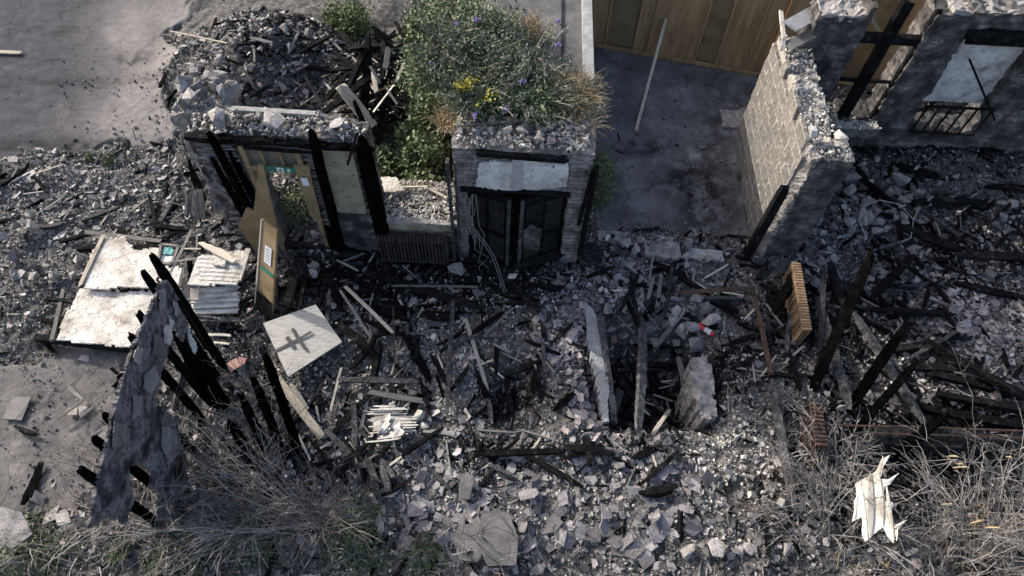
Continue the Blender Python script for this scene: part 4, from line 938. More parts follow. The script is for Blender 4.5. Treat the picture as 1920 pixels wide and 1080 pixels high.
pk = MB(); beam(pk, G(1213, 168, .06), G(1194, 250, .06), .09, .04, segs=2); tag(pk.build('batten', M['grey']), 'short grey batten beside the foot of the long pole', 'batten')
mb = MB(); sheet_poly(mb, [G(a, b, .05) for a, b in ((1352, 205), (1400, 202), (1404, 236), (1356, 238))], np.array([0, 0, .05]), (1, 0, 0), (0, 1, 0), cell=.08, thick=.08, noise=.02); tag(mb.build('concrete_patch', M['core']), 'broken pale concrete piece on the courtyard floor near the end wall', 'concrete')

# --- hoarding of plywood sheets
H0 = np.array([1.55, 15.38, 0]); H1 = np.array([6.1, 14.47, 0]); H2 = np.array([12.5, 13.9, 0])
Hd = empty('plywood_hoarding', tuple((H0+H1)/2), 'tall plywood hoarding closing the back of the courtyard', 'hoarding')
def run(P0, P1, ws):
    d = P1-P0; L = np.linalg.norm(d); u = d/L; nrm = np.cross(u, (0, 0, 1)); x = 0; i = 0
    while x < L-.05:
        w = min(ws[i % len(ws)], L-x); rec = .05 if i % 3 == 1 else 0
        par('board', Hd, 'ply' if i % 3 != 1 else 'mdf', lambda mb: quad_slab(mb, (P0+u*(x+.005)-nrm*rec, P0+u*(x+w-.005)-nrm*rec, P0+u*(x+w-.005)-nrm*rec+(0, 0, 2.7), P0+u*(x+.005)-nrm*rec+(0, 0, 2.7)), .02))
        par('batten', Hd, 'ply', lambda mb: beam(mb, P0+u*(x+w)+nrm*.03, P0+u*(x+w)+nrm*.03+(0, 0, 2.7), .05, .05))
        x += w; i += 1
    par('bottom_rail', Hd, 'ply', lambda mb: beam(mb, P0+nrm*.06+(0, 0, .06), P1+nrm*.06+(0, 0, .06), .06, .09))
run(H0, H1, [.55, .75, .35, 1.22]); run(H1, H2, [1.2, 1.2, 1.2])
timber((1628, 20), (1694, 143), .09, 'p', 3.2, 1.5, absz=True, label='pale diagonal brace behind the cross-framed window opening', name='brace', cat='brace')

# --- end wall of blocks
E_ = empty('block_end_wall', (5.3, 10, 0), 'tall broken end wall of pale blocks with its rubble core exposed on top', 'wall')
def topf(y): return 2.9+.12*fbm(y*3, y*0+2)+(y-8.8)*.02
EF = 5.05
def stepped(u, v):
    k = np.floor(u/.275).astype(int); return v < 2.75+.275*_L[k % 256, 5].round()+.04*fbm(u*6, u*0)-.0*(u > 0)
par('block_face', E_, 'block', lambda mb: grid_solid(mb, (EF, 12.1, 0), (0, -1, 0), (0, 0, 1), 3.2, 3.2, stepped, cell=.055, thick=.06, noise=.016, jit=.25))
def core(mb):
    for (x0, x1, y0, y1, t0) in ((EF+.065, EF+.58, 8.98, 12.1, 2.92),):
        nx, ny = 9, 52; X = np.linspace(x0, x1, nx); Y = np.linspace(y0, y1, ny); xx, yy = np.meshgrid(X, Y, indexing='ij')
        zz = t0+(fbm(xx*6, yy*6)-.5)*.28+(fbm(xx*2, yy*2)-.5)*.2; xx = xx+.05*(fbm(yy*5, xx*0+.3)-.5)*(xx > x0+.1)*2
        top = np.stack([xx, yy, zz], -1).reshape(-1, 3); bot = top.copy(); bot[:, 2] = -.1; idx = np.arange(nx*ny).reshape(nx, ny)
        fq = np.stack([idx[:-1, :-1], idx[1:, :-1], idx[1:, 1:], idx[:-1, 1:]], -1).reshape(-1, 4)
        sd = [[idx[i, 0], idx[i, 0]+nx*ny, idx[i+1, 0]+nx*ny, idx[i+1, 0]] for i in range(nx-1)]+[[idx[i+1, -1], idx[i+1, -1]+nx*ny, idx[i, -1]+nx*ny, idx[i, -1]] for i in range(nx-1)]
        sd += [[idx[-1, j], idx[-1, j]+nx*ny, idx[-1, j+1]+nx*ny, idx[-1, j+1]] for j in range(ny-1)]+[[idx[0, j+1], idx[0, j+1]+nx*ny, idx[0, j]+nx*ny, idx[0, j]] for j in range(ny-1)]
        mb.add(np.concatenate([top, bot]), [fq, np.array(sd)], .5)
par('rubble_core', E_, 'core', core)
par('pier_face', E_, 'sootd', lambda mb: grid_solid(mb, (5.2, 8.7, 0), (1, 0, 0), (0, 0, 1), .68, 3.1, lambda u, v: v < 2.86+.08*fbm(u*5, u*0), cell=.06, thick=.27, noise=.02, jit=.3))
par('pier_top', E_, 'core', lambda mb: grid_solid(mb, (5.12, 8.74, 2.9), (1, 0, 0), (0, 1, 0), .74, .5, None, cell=.06, thick=.12, noise=.06, jit=.3))
par('lit_reveal', E_, 'core', lambda mb: grid_solid(mb, (5.045, 8.98, 0), (.16, -.29, 0), (0, 0, 1), .33, 2.95, None, cell=.05, thick=.1, noise=.03, jit=.3))
par('inner_face', E_, 'sootd', lambda mb: grid_solid(mb, (5.9, 8.97, 0), (0, 1, 0), (0, 0, 1), .5, 2.85, None, cell=.08, thick=.2, noise=.02))
wallbits('stone', 36, EF+.1, EF+.5, 9.0, 12, 2.93, .06, .17, 'small stone loose on top of the block end wall', 'stone')
put('plaster_lump', 'pale_stone', (5.15, 9.15, 3.05), (.2, .17, .18), (0, 0, .3), 'round white stone at the near end of the end wall top, left of its pair', 'stone')
put('plaster_lump', 'pale_stone', (5.62, 9.1, 3.05), (.26, .17, .16), (0, .2, -.3), 'oblong white stone at the near end of the end wall top, right of its pair', 'stone')
crumb(500, EF+.05, EF+.6, 8.8, 12, 2.95, .02, .1); crumb(80, 5.15, 5.85, 8.75, 9.2, 2.93, .02, .07)
mb = MB(); beam(mb, PX(1474, 348, 4.95), PX(1402, 478, 4.95), .17, .14, jag=.015, taper=.25, segs=20); tag(mb.build('charred_post', M['char']), 'charred post propped against the near corner of the end wall', 'post')
mb = MB(); beam(mb, G(1476, 88, 3.15), G(1560, 44, 3.3), .24, .05, segs=6, jag=.005); tag(mb.build('fascia_board', M['felt']), 'dark grey-green fascia board on the far top corner of the end wall', 'board')
mb = MB(); beam(mb, G(1466, 92, 3.1), G(1472, 66, 3.25), .07, .06, segs=4, jag=.006); beam(mb, G(1470, 72, 3.2), G(1464, 20, 3.3), .07, .05, segs=6, jag=.006); tag(mb.build('white_bargeboard', M['mboard']), 'broken white bargeboard piece beside the far top corner of the end wall', 'board')
mb = MB(); beam(mb, G(1480, 50, 3.35), G(1535, 20, 3.4), .35, .03, segs=3); tag(mb.build('metal_sheet', M['alu']), 'flat grey metal sheet above the far top corner of the end wall', 'sheet')

# --- rear wall with two openings
R_ = empty('rear_wall', (9.5, 11.9, 0), 'blackened rear wall with a cross-framed window and a boarded window', 'wall')
RY = 11.7
par('masonry', R_, 'sootd', lambda mb: grid_solid(mb, (5.55, RY, 0), (1, 0, 0), (0, 0, 1), 10.5, 4.1,
    lambda u, v: ~(((u+5.55 > 6.5) & (u+5.55 < 7.72) & (v > 1.15+.12*fbm(u*4, u*0)) & (v < 3.95)) | ((u+5.55 > 8.55) & (u+5.55 < 9.98) & (v > 1.0) & (v < 3.4))) & (v < 3.82+.15*fbm(u*2, u*0)-.25*(u < .9)), cell=.09, thick=.55, noise=.07, jit=.35, nscale=2))
par('wall_top', R_, 'core', lambda mb: grid_solid(mb, (8.0, RY+.02, 3.9), (1, 0, 0), (0, 1, 0), 8, .5, None, cell=.09, thick=.1, noise=.07, jit=.3))
par('wall_top', R_, 'core', lambda mb: grid_solid(mb, (5.6, RY+.02, 3.72), (1, 0, 0), (0, 1, 0), .85, .5, None, cell=.09, thick=.1, noise=.07, jit=.3))
wf = par('window_frame', R_, 'char', lambda mb: (beam(mb, (7.07, 11.78, 1.1), (7.07, 11.78, 4.0), .2, .16, jag=.01, segs=28, up=(0, 1, 0)), beam(mb, (6.45, 11.78, 3.22), (7.75, 11.78, 3.2), .16, .16, jag=.01, segs=14),
    beam(mb, (6.5, 11.85, 2.15), (7.7, 11.85, 2.12), .06, .05, jag=.005, segs=12), beam(mb, (7.72, 11.8, 1.15), (7.74, 11.8, 3.9), .1, .1, jag=.01, segs=20, up=(0, 1, 0)), beam(mb, (6.5, 11.9, 1.15), (6.5, 11.9, 3.9), .05, .06, jag=.01, segs=20, up=(0, 1, 0))))
par('window_blocking', R_, 'plaster', lambda mb: grid_solid(mb, (8.57, 11.95, 1.6), (1, 0, 0), (0, 0, 1), 1.4, 1.75, lambda u, v: (v < 1.55+.1*np.sin(u*7)) | (u > .5), cell=.06, thick=.04, noise=.006, jit=.2), label='pale grey board closing the opening')
par('window_bars', R_, 'char', lambda mb: [beam(mb, (8.55, 11.6, 1.75), (10.0, 11.6, 1.75), .05, .04, segs=2), beam(mb, (8.6, 11.6, 1.02), (10.0, 11.6, 1.02), .05, .04, segs=2), beam(mb, (8.5, 11.64, 3.32), (10.2, 11.64, 3.32), .06, .05, segs=2)]+[beam(mb, (x, 11.6, 1.0), (x+.02, 11.6, 1.76), .035, .03) for x in (8.6, 8.85, 9.1, 9.38, 9.65, 9.98)])
par('burnt_lintel', R_, 'char', lambda mb: beam(mb, (8.4, 11.68, 3.5), (10.3, 11.68, 3.46), .16, .2, jag=.02, segs=16))
par('sill', R_, 'grit', lambda mb: grid_solid(mb, (6.45, 11.55, 1.12), (1, 0, 0), (0, 1, 0), 1.35, .6, None, cell=.08, thick=.25, noise=.06, jit=.3))
mb = MB(); beam(mb, PY(1818, 112, 11.5), PY(1865, 224, 11.4), .05, .04, jag=.004, segs=10); tag(mb.build('iron_rod', M['char']), 'black iron rod leaning across the boarded window', 'rod')
crumb(1500, 6.4, 7.8, 11.45, 12.1, 1.15, .02, .08)

# --- broken stub behind the doorway wall
S_ = empty('wall_stub', (-5.6, 9.3, 0), 'broken stone return at the left end of the doorway wall', 'wall')
par('masonry', S_, 'stone', lambda mb: grid_solid(mb, (-6.15, 8.9, 0), (1, 0, 0), (0, 0, 1), .8, 3.1, lambda u, v: v < 2.95+.1*fbm(u*6, u*0), cell=.08, thick=.9, noise=.05, jit=.4))
par('broken_top', S_, 'core', lambda mb: grid_solid(mb, (-6.15, 8.9, 2.98), (1, 0, 0), (0, 1, 0), .95, .95, None, cell=.09, thick=.14, noise=.1, jit=.4))
wallbits('stone', 22, -6.15, -5.3, 8.85, 9.85, 3.05, .14, .34, 'pale stone on the broken stub behind the doorway wall', 'stone')
crumb(600, -6.1, -5.3, 8.9, 9.8, 3.03)

# --- stud partition with peeling wallboard
SPX = -5.17
T2 = empty('stud_partition', (-5.25, 4, 0), 'tall burnt stud partition lined with peeling grey wallboard', 'partition')
poly = [(303, 528), (316, 527), (335, 560), (352, 608), (345, 640), (327, 610), (318, 650), (303, 700), (295, 756), (332, 785), (350, 880), (358, 940), (340, 985), (318, 965), (300, 990), (292, 930), (284, 885), (262, 868), (246, 872), (244, 905), (252, 940), (238, 985), (205, 965), (168, 990), (215, 760), (250, 650), (280, 590)]
par('wallboard', T2, 'gboard', lambda mb: sheet_poly(mb, [PX(a, b, SPX) for a, b in poly], np.array([SPX, 0, 0]), (0, 1, 0), (0, 0, 1), cell=.03, thick=.03, noise=.03, rag=.03, rr=.1, nscale=2, jit=.3))
par('wallboard', T2, 'plaster', lambda mb: sheet_poly(mb, [PX(a, b, SPX+.02) for a, b in ((352, 612), (366, 640), (372, 668), (364, 662), (355, 640))], np.array([SPX+.02, 0, 0]), (0, 1, 0), (0, 0, 1), cell=.03, thick=.03, noise=.01))
for px_, m_ in ((((309, 610), (322, 606), (324, 628), (318, 650), (308, 640)), 'pink'), (((317, 595), (324, 600), (327, 612), (319, 610)), 'plaster'), (((290, 628), (300, 626), (309, 655), (300, 678), (288, 662)), 'mauve'), (((272, 700), (290, 690), (300, 712), (285, 740), (270, 728)), 'slate'), (((252, 740), (268, 742), (266, 775), (248, 790)), 'mauve'), (((300, 545), (310, 540), (312, 575), (300, 585)), 'slate'), (((325, 560), (333, 568), (340, 590), (330, 596)), 'slate'), (((250, 670), (258, 650), (268, 655), (262, 690)), 'pink'), (((305, 800), (330, 805), (338, 850), (318, 870), (304, 840)), 'slate'), (((215, 790), (240, 800), (244, 835), (212, 842)), 'grit')):
    par('peeled_patch', T2, m_, lambda mb: sheet_poly(mb, [PX(a, b, SPX+.05) for a, b in px_], np.array([SPX+.05, 0, 0]), (0, 1, 0), (0, 0, 1), cell=.025, thick=.008, noise=.012, rag=.02, rr=.1))
par('edge_batten', T2, 'char', lambda mb: beam(mb, PX(335, 565, SPX+.03), PX(388, 655, SPX+.03), .06, .05, jag=.012, segs=14))
par('top_plate', T2, 'grey', lambda mb: beam(mb, PX(303, 530, SPX-.05), PX(178, 945, SPX-.05), .07, .05, jag=.008, segs=30))
for i, (a, b) in enumerate([(258, 586), (243, 628), (226, 706), (196, 778), (176, 822), (150, 880), (268, 510)]):
    p = PX(a, b, SPX-.12)
    par('stud', T2, 'jet', lambda mb: beam(mb, (SPX-.12, p[1]-.05, 0), (p[0], p[1], p[2]), .07, .12, jag=.012, taper=.3, segs=26, tone=rng.random(), up=(0, 1, 0)))

# --- fallen white panels and boards
def flat(name, px, z, matn, label, cat, t=.03, tilt=(0, 0), **kw):
    mb = MB()
    if kw.get('rag', .02) <= .02 and not kw.get('noise'):
        pts = [G(a, b, z) for a, b in px]; c = np.mean(pts, 0)
        for p in pts: p[2] += (p[0]-c[0])*tilt[0]+(p[1]-c[1])*tilt[1]
        if sum(pts[i][0]*pts[(i+1) % len(pts)][1]-pts[(i+1) % len(pts)][0]*pts[i][1] for i in range(len(pts))) < 0: pts = pts[::-1]
        prism(mb, pts, (0, 0, 1), t); return tag(mb.build(name, M[matn]), label, cat)
    sheet_poly(mb, [G(a, b, z) for a, b in px], np.array([0, 0, z]), (1, 0, 0), (0, 1, 0), thick=t, **kw); return tag(mb.build(name, M[matn]), label, cat)
P1 = empty('fallen_panel', (-7.4, 6.3, .2), 'largest fallen ceiling panel, white and cracked, nearest the stud partition', 'panel')
par('board', P1, 'whiteb', lambda mb: sheet_poly(mb, [G(a, b, .32) for a, b in ((106, 636), (118, 600), (150, 541), (220, 548), (290, 545), (285, 610), (262, 652), (180, 645))], np.array([0, 0, .32]), (1, 0, 0), (0, 1, 0), cell=.04, thick=.03, noise=.022, rag=.012, tone=.5, rr=.08, nscale=1.5, jit=.2))
par('joist', P1, 'char', lambda mb: beam(mb, G(72, 634, .15), G(262, 656, .2), .12, .14, jag=.02, segs=24))
for a, b in (((78, 600), (150, 612)), ((88, 560), (160, 570)), ((120, 545), (98, 640))): par('joist', P1, 'char' if a[0] < 100 else 'grey', lambda mb: beam(mb, G(*a, .25), G(*b, .28), .07, .07, jag=.01, segs=10))
P2 = empty('fallen_panel', (-7.6, 8, .3), 'cream fallen ceiling panel with a crumbling back edge, behind the largest panel', 'panel')
par('board', P2, 'whiteb', lambda mb: sheet_poly(mb, [G(a, b, .42) for a, b in ((156, 540), (170, 478), (190, 448), (235, 446), (250, 470), (298, 462), (294, 541), (240, 537), (200, 541))], np.array([0, 0, .42]), (1, 0, 0), (0, 1, 0), cell=.04, thick=.03, noise=.02, rag=.02, rr=.1, nscale=1.5, jit=.2))
par('joist', P2, 'char', lambda mb: (beam(mb, G(150, 466, .3), G(300, 468, .3), .12, .14, jag=.02, segs=20), beam(mb, G(200, 476, .35), G(285, 472, .35), .08, .1, jag=.02, segs=12)))
flat('plaster_sheet', ((185, 478), (195, 440), (240, 445), (250, 480)), .36, 'lime', 'crumbled cream plaster piece at the back of the fallen panels', 'plaster', cell=.05, noise=.05, rag=.06, drop=.12)
P3 = empty('grooved_board', (-5.9, 7.4, .6), 'big cream grooved board lying in the sun left of the open door', 'board')
par('board', P3, 'whiteb', lambda mb: sheet_poly(mb, [G(a, b, .75) for a, b in ((352, 533), (372, 480), (470, 466), (446, 534))], np.array([0, 0, .75]), (1, 0, 0), (0, 1, 0), cell=.05, thick=.04, noise=.012, rag=.005, jit=.1))
par('groove', P3, 'grit', lambda mb: [box(mb, (G(410, y, .762)+(0, 0, .0)), (.8, .008, .004)) for y in (478, 486, 494, 502, 510, 518, 526)])
STK = [(362, 546, 446, 541), (362, 556, 446, 551), (362, 565, 445, 561), (362, 575, 444, 571), (364, 586, 443, 583)]
for i, q in enumerate(STK):
    mb = MB(); z_ = .6-.07*i; beam(mb, G(q[0]-3, q[1], z_), G(q[2], q[3], z_), .09, .05, segs=6, jag=.003); tag(mb.build('grooved_strip', M['whiteb']), f"{['top', 'second', 'third', 'fourth', 'bottom'][i]} white strip in the stack of boards below the big grooved board", 'board', 'stack of white strips below the grooved board')
flat('corrugated_offcut', ((357, 540), (374, 538), (373, 562), (356, 562)), .7, 'grit', 'small ribbed grey offcut on the stack of white strips', 'offcut', cell=.05)
mb = MB(); beam(mb, G(352, 600, .25), G(450, 600, .3), .1, .06, jag=.01, segs=10); beam(mb, G(360, 590, .3), G(440, 602, .3), .06, .05, jag=.01, segs=10); tag(mb.build('burnt_boards', M['ash']), 'charred boards under the stack of white strips', 'boards')
timber((388, 627), (432, 629), .05, 'p', .3, .3, absz=True, label='small white batten lying below the stack of strips', name='batten', cat='batten')
timber((402, 642), (430, 645), .05, 'p', .15, .15, absz=True, label='shorter white batten end in front of the small white batten', name='batten', cat='batten')
wf_ = empty('broken_window_light', (-6.7, 8.2, .4), 'broken window frame with a teal card lying behind the tallest post', 'window')
par('frame', wf_, 'grey', lambda mb: [beam(mb, G(*a, .5), G(*b, .5), .05, .04) for a, b in (((303, 458), (335, 462)), ((335, 462), (322, 495)), ((322, 495), (296, 492)), ((296, 492), (303, 458)))])
par('card', wf_, 'teal', lambda mb: sheet_poly(mb, [G(a, b, .5) for a, b in ((306, 463), (325, 465), (323, 477), (305, 476))], np.array([0, 0, .5]), (1, 0, 0), (0, 1, 0), cell=.04, thick=.01))
par('sheet', wf_, 'white', lambda mb: sheet_poly(mb, [G(a, b, .47) for a, b in ((300, 478), (322, 480), (320, 492), (298, 490))], np.array([0, 0, .47]), (1, 0, 0), (0, 1, 0), cell=.04, thick=.01))
flat('pale_plank', ((370, 455), (380, 453), (420, 468), (442, 488), (436, 492), (400, 474)), .85, 'pale', 'broken yellowish plank on the back corner of the grooved board', 'plank', t=.04, cell=.03)
flat('plasterboard_piece', ((400, 478), (425, 480), (420, 500), (398, 496)), .8, 'lime', 'flake of plaster lying on the grooved board', 'plaster', cell=.03, noise=.02)
flat('broken_board', ((300, 498), (346, 503), (338, 548), (297, 542)), .5, 'whiteb', 'small white broken board between the fallen panels and the grooved board', 'board', cell=.04, rag=.03, noise=.015)
flat('broken_board', ((330, 520), (352, 505), (356, 560), (338, 572)), .35, 'whiteb', 'narrow white broken board left of the stack of white strips', 'board', cell=.04, rag=.03, noise=.015)
# board with the sprayed mark
MBd = empty('marked_board', (-3.9, 6.1, .3), 'pale square board with a black sprayed double-cross mark', 'board')
q = [G(493, 606, .32), G(540, 706, .30), G(641, 641, .34), G(592, 571, .42)]
mn = None
def bq(mb):
    global mn
    mn = quad_slab(mb, q, .03, 8, 8)
par('board', MBd, 'mboard', bq)
def stroke(pts, w, z=.006):
    def f_(mb):
        pp = []
        for (a, b) in pts:
            d = ray(a, b); t = ((q[0]-CP)@mn)/(d@mn); pp.append(CP+d*t+mn*z)
        for a, b in zip(pp[:-1], pp[1:]):
            d = b-a; n = np.cross(d, mn); n /= np.linalg.norm(n); quad_slab(mb, (a-n*w/2, b-n*w/2*rng.uniform(.7, 1.1), b+n*w/2*rng.uniform(.7, 1.1), a+n*w/2), .002)
    return f_
for i, (pts, w) in enumerate([([(517, 659), (535, 649), (552, 640), (570, 631), (584, 622)], .06), ([(548, 616), (556, 630), (566, 645), (574, 656)], .06), ([(538, 632), (545, 643), (551, 653)], .07)]): par('sprayed_stroke', MBd, 'ink', stroke(pts, w, .006+.003*i))
mm_ = mn
flat('terracotta_slab', ((424, 682), (447, 668), (462, 672), (458, 682), (432, 698)), .12, 'redbrick', 'broken pinkish red slab left of the marked board', 'slab', cell=.04, rag=.02, t=.05)
flat('dark_sheet', ((5, 785), (24, 744), (58, 744), (40, 788)), .06, 'slate', 'dark square sheet lying on the floor at the far left', 'sheet', cell=.06, rag=.003, jit=.05, t=.015)
for i, (px, lb) in enumerate([(((128, 765), (145, 762), (144, 778), (127, 778)), 'pale square tile, left of a pair between two laths'), (((148, 762), (164, 762), (162, 778), (147, 779)), 'pale square tile, right of a pair between two laths')]): flat('floor_tile', px, .07, 'lime', lb, 'tile', cell=.05, rag=.003, jit=.1)
for px, lb, m_ in [(((885, 1000), (905, 962), (955, 958), (972, 1010), (968, 1060), (915, 1062)), 'very large purple slate slab at the bottom centre', 'slate'), (((850, 1010), (862, 985), (905, 975), (915, 1020), (895, 1055), (860, 1048)), 'purple slate slab tucked beside the largest slab at the bottom centre', 'slate'), (((860, 905), (875, 885), (890, 900), (880, 935), (862, 935)), 'tall upright-looking slate in the scree under the charred boards', 'slate'), (((345, 980), (385, 970), (420, 1000), (380, 1015)), 'pale pinkish slab under the bare twigs', 'pink'), ((( 0, 950), (40, 960), (60, 1000), (20, 1030), (-20, 1000)), 'large cracked slab in the bottom left corner', 'slate'),
                   (((100, 965), (128, 960), (132, 980), (108, 985)), 'light square slab near the bottom left corner', 'lime')]:
    flat('large_slate' if m_ == 'slate' else 'slab', px, .22, m_, lb, 'slate' if m_ == 'slate' else 'slab', t=.025, tilt=(rng.uniform(-.15, .15), rng.uniform(-.1, .25)))
# torn white board at the bottom right
TW = [(1604, 906), (1628, 893), (1642, 884), (1652, 862), (1668, 853), (1656, 875), (1651, 898), (1664, 899), (1682, 890), (1668, 908), (1657, 913), (1660, 940), (1674, 942), (1672, 965), (1678, 985), (1697, 978), (1684, 994), (1676, 1018), (1664, 1006), (1656, 988), (1638, 1002), (1622, 1016), (1617, 1004), (1618, 968), (1604, 975), (1597, 978), (1606, 930)]
mb = MB(); O = G(1640, 940, .9); U_ = np.array([.97, 0, .2]); V_ = np.cross(np.array([-.2, .06, .97]), U_/np.linalg.norm(U_)); V_ /= np.linalg.norm(V_); U_ /= np.linalg.norm(U_); Nn = np.cross(U_, V_)
def onpl(px, py): d = ray(px, py); return CP+d*(((O-CP)@Nn)/(d@Nn))
prism(mb, [onpl(*p) for p in TW][::-1], Nn, .018, .006)
for (a, b, w) in (((1612, 905), (1625, 1012), .07), ((1632, 890), (1632, 1004), .09), ((1646, 884), (1654, 985), .05), ((1655, 858), (1644, 900), .05), ((1668, 945), (1674, 1016), .05), ((1662, 915), (1672, 990), .06), ((1660, 905), (1684, 889), .025), ((1676, 990), (1699, 976), .03), ((1606, 930), (1601, 976), .03), ((1684, 985), (1680, 1015), .025)):
    beam(mb, onpl(*a)+Nn*rng.uniform(.01, .02), onpl(*b)+Nn*rng.uniform(.008, .03), w, .02, jag=.008, taper=.75, segs=8, twist=rng.uniform(-.25, .25), up=Nn, tone=rng.random())
tag(mb.build('torn_board', M['torn']), 'torn white painted board standing among the twigs at the bottom right', 'board')
# pit walls
mb = MB(); sheet_poly(mb, [G(a, b, .12) for a, b in ((1095, 565), (1108, 575), (1118, 590), (1128, 620), (1128, 655), (1138, 690), (1142, 730), (1140, 790), (1128, 790), (1122, 730), (1112, 690), (1104, 640), (1100, 600))], np.array([0, 0, .12]), (1, 0, 0), (0, 1, 0), cell=.03, thick=1.1, noise=.02, rag=.012); tag(mb.build('pit_wall', M['cope']), 'thin broken wall with a pale blue-grey top along the left of the pit', 'wall')
mb = MB(); beam(mb, G(1122, 600, .0), G(1148, 800, -.2), .12, .5, jag=.02, segs=20); tag(mb.build('charred_timber', M['ash']), 'long charred board on edge lining the left wall of the pit', 'timber')
mb = MB(); sheet_poly(mb, [G(a, b, .15) for a, b in ((1296, 672), (1322, 666), (1334, 690), (1338, 740), (1345, 775), (1320, 790), (1300, 745))], np.array([0, 0, .15]), (1, 0, 0), (0, 1, 0), cell=.06, thick=1.4, noise=.08, rag=.02, rr=.15, jit=.3); tag(mb.build('wall_stub', M['grit']), 'thick rough plastered wall stub on the right of the pit', 'wall')
put('stone', 'stone_block', tuple(GG(1212, 618, .1)), (.5, .3, .3), (.1, 0, .15), 'large rough grey block at the back of the pit', 'stone')
put('stone', 'stone_block', tuple(GG(1302, 648, .12)), (.42, .3, .28), (0, .1, .1), 'squared brownish block above the pit wall stub', 'stone')
put('stone', 'stone_block', tuple(GG(1277, 622, .12)), (.32, .4, .3), (0, .1, .4), 'rounded pale block left of the red and white bottle', 'stone')
put('stone', 'stone_block', tuple(GG(1296, 618, .12)), (.28, .4, .3), (0, .1, .1), 'upright pale block just left of the red and white bottle', 'stone')
put('stone', 'stone_block', tuple(GG(1331, 606, .1)), (.38, .2, .2), (0, .1, .5), 'oblong pale block just right of the red and white bottle', 'stone')
mb = MB(); p = GG(1150, 634, .08); box(mb, p, (.11, .2, .07), rz=.1, jit=.008); tag(mb.build('brick', M['redbrick']), 'single small red brick on the left of the pit', 'brick')
bt = empty('bottle', tuple(GG(1322, 615, .1)), 'red and white bottle lying among the pale blocks by the pit', 'bottle')
p0 = GG(1305, 605, .14); p1 = GG(1338, 628, .14); pm = p0*.45+p1*.55
par('red_body', bt, 'red', lambda mb: tube(mb, [p0, p0+(pm-p0)*.1, pm], [.03, .055, .055], 10)); par('white_band', bt, 'white', lambda mb: tube(mb, [pm, pm*.3+p1*.7], [.056, .056], 10)); par('cap', bt, 'red', lambda mb: tube(mb, [pm*.3+p1*.7, p1], [.05, .04], 10))
mb = MB(); pts = [GG(a, b, .3) for a, b in ((1624, 447), (1611, 412), (1620, 386), (1650, 375), (1688, 384), (1713, 412), (1708, 446), (1690, 453))]; tube(mb, pts, .011, 6); tag(mb.build('bent_conduit', M['cope']), 'white conduit bent into an open octagon on the stone heap', 'conduit')
mb = MB(); pts = [GG(a, b, .2) for a, b in ((1830, 375), (1800, 400), (1802, 430), (1842, 450))]; tube(mb, pts, .012, 5); tag(mb.build('bent_wire', M['grey']), 'crooked pale wire in the dark rubble at the right', 'wire')
mb = MB(); tube(mb, [G(1538, 797, .65), G(1720, 801, .65), G(1960, 810, .65)], .022, 6); tag(mb.build('pipe', M['rust']), 'upper rusty pipe rail running off the right edge', 'pipe')
mb = MB(); tube(mb, [G(1600, 812, .6), G(1800, 817, .6), G(1960, 824, .6)], .018, 6); tag(mb.build('pipe', M['rust']), 'lower rusty pipe rail running off the right edge', 'pipe')
mb = MB(); beam(mb, G(1620, 830, .1), G(1960, 850, .1), .3, .8, jag=.03, segs=40); tag(mb.build('burnt_wall_plate', M['coal']), 'low blackened wall under the rusty pipe rails', 'wall')
mb = MB(); beam(mb, G(1728, 800, .6), G(1730, 870, .0), .12, .12, jag=.02, segs=10); tag(mb.build('charred_post', M['char']), 'short black post under the rusty pipe rails', 'post')
# fan of strips and crushed sheet
for i in range(8):
    a = (352+i*4, 395+i*2); b = (356+i*6+rng.uniform(-4, 4), 350-i*2)
    TBf = timber((348+i*5, 402+i), (350+i*4, 368-i*2), .045, 'g', .2, .5, label='upright grey slat in the fan of slats left of the doorway wall', name='slat', cat='slat'); TBf['group'] = 'slats left of the doorway wall'
for q_ in ((354, 300, 366, 352), (362, 320, 385, 375)): timber(q_[2:], q_[:2], .08, 'c', .1, 1.0, label=f"charred prop at the left foot of the doorway wall, {'left' if q_[0] < 360 else 'right'} of two", name='prop', cat='prop')
mb = MB(); sheet_poly(mb, [G(a, b, .5) for a, b in ((692, 285), (715, 268), (738, 300), (752, 325), (720, 332), (695, 322))], np.array([0, 0, .5]), (1, 0, 0), (0, 1, 0), cell=.06, thick=.01, noise=.12, nscale=2); tag(mb.build('metal_sheet', M['alu']), 'crumpled grey metal sheet behind the low wall', 'sheet')
mb = MB(); sheet_poly(mb, [PY(a, b, 10.2) for a, b in ((405, 205), (425, 160), (448, 170), (455, 210))], np.array([0, 10.2, 0]), (1, 0, 0), (0, 0, 1), cell=.06, thick=.03, noise=.05); tag(mb.build('torn_sheet', M['felt']), 'dark torn panel propped behind the wall stub', 'panel')
mb = MB(); sheet_poly(mb, [GG(1095, 490, .3)*0+G(a, b, .3) for a, b in ((1098, 460), (1118, 455), (1132, 468), (1128, 485), (1102, 492), (1092, 480))], np.array([0, 0, .3]), (1, 0, 0), (0, 1, 0), cell=.05, thick=.04, noise=.04); tag(mb.build('burnt_sheet', M['coal']), 'black burnt sheet at the right foot of the double doors', 'sheet')
mb = MB()
for i in range(30):
    t = i/29; y = 762+t*60+rng.normal(0, 1.5); xa = 692+rng.uniform(0, 14)+8*math.sin(i); xb = 742+30*math.sin(t*3)+rng.uniform(-12, 14); beam(mb, GG(xa, y+6*t, .18+.05*math.sin(i*.7)), GG(xb, y, .2+.06*math.sin(i*.5)), .035, .015, jag=.006, taper=.5, segs=7, tone=rng.random())
for _ in range(9):
    a = rng.uniform(705, 765); b = rng.uniform(770, 815); q0 = GG(a, b, .24); prism(mb, [q0+np.array([math.cos(k*1.25), math.sin(k*1.25), rng.uniform(-.3, .3)])*rng.uniform(.06, .14) for k in range(5)], (0, 0, 1), .02)
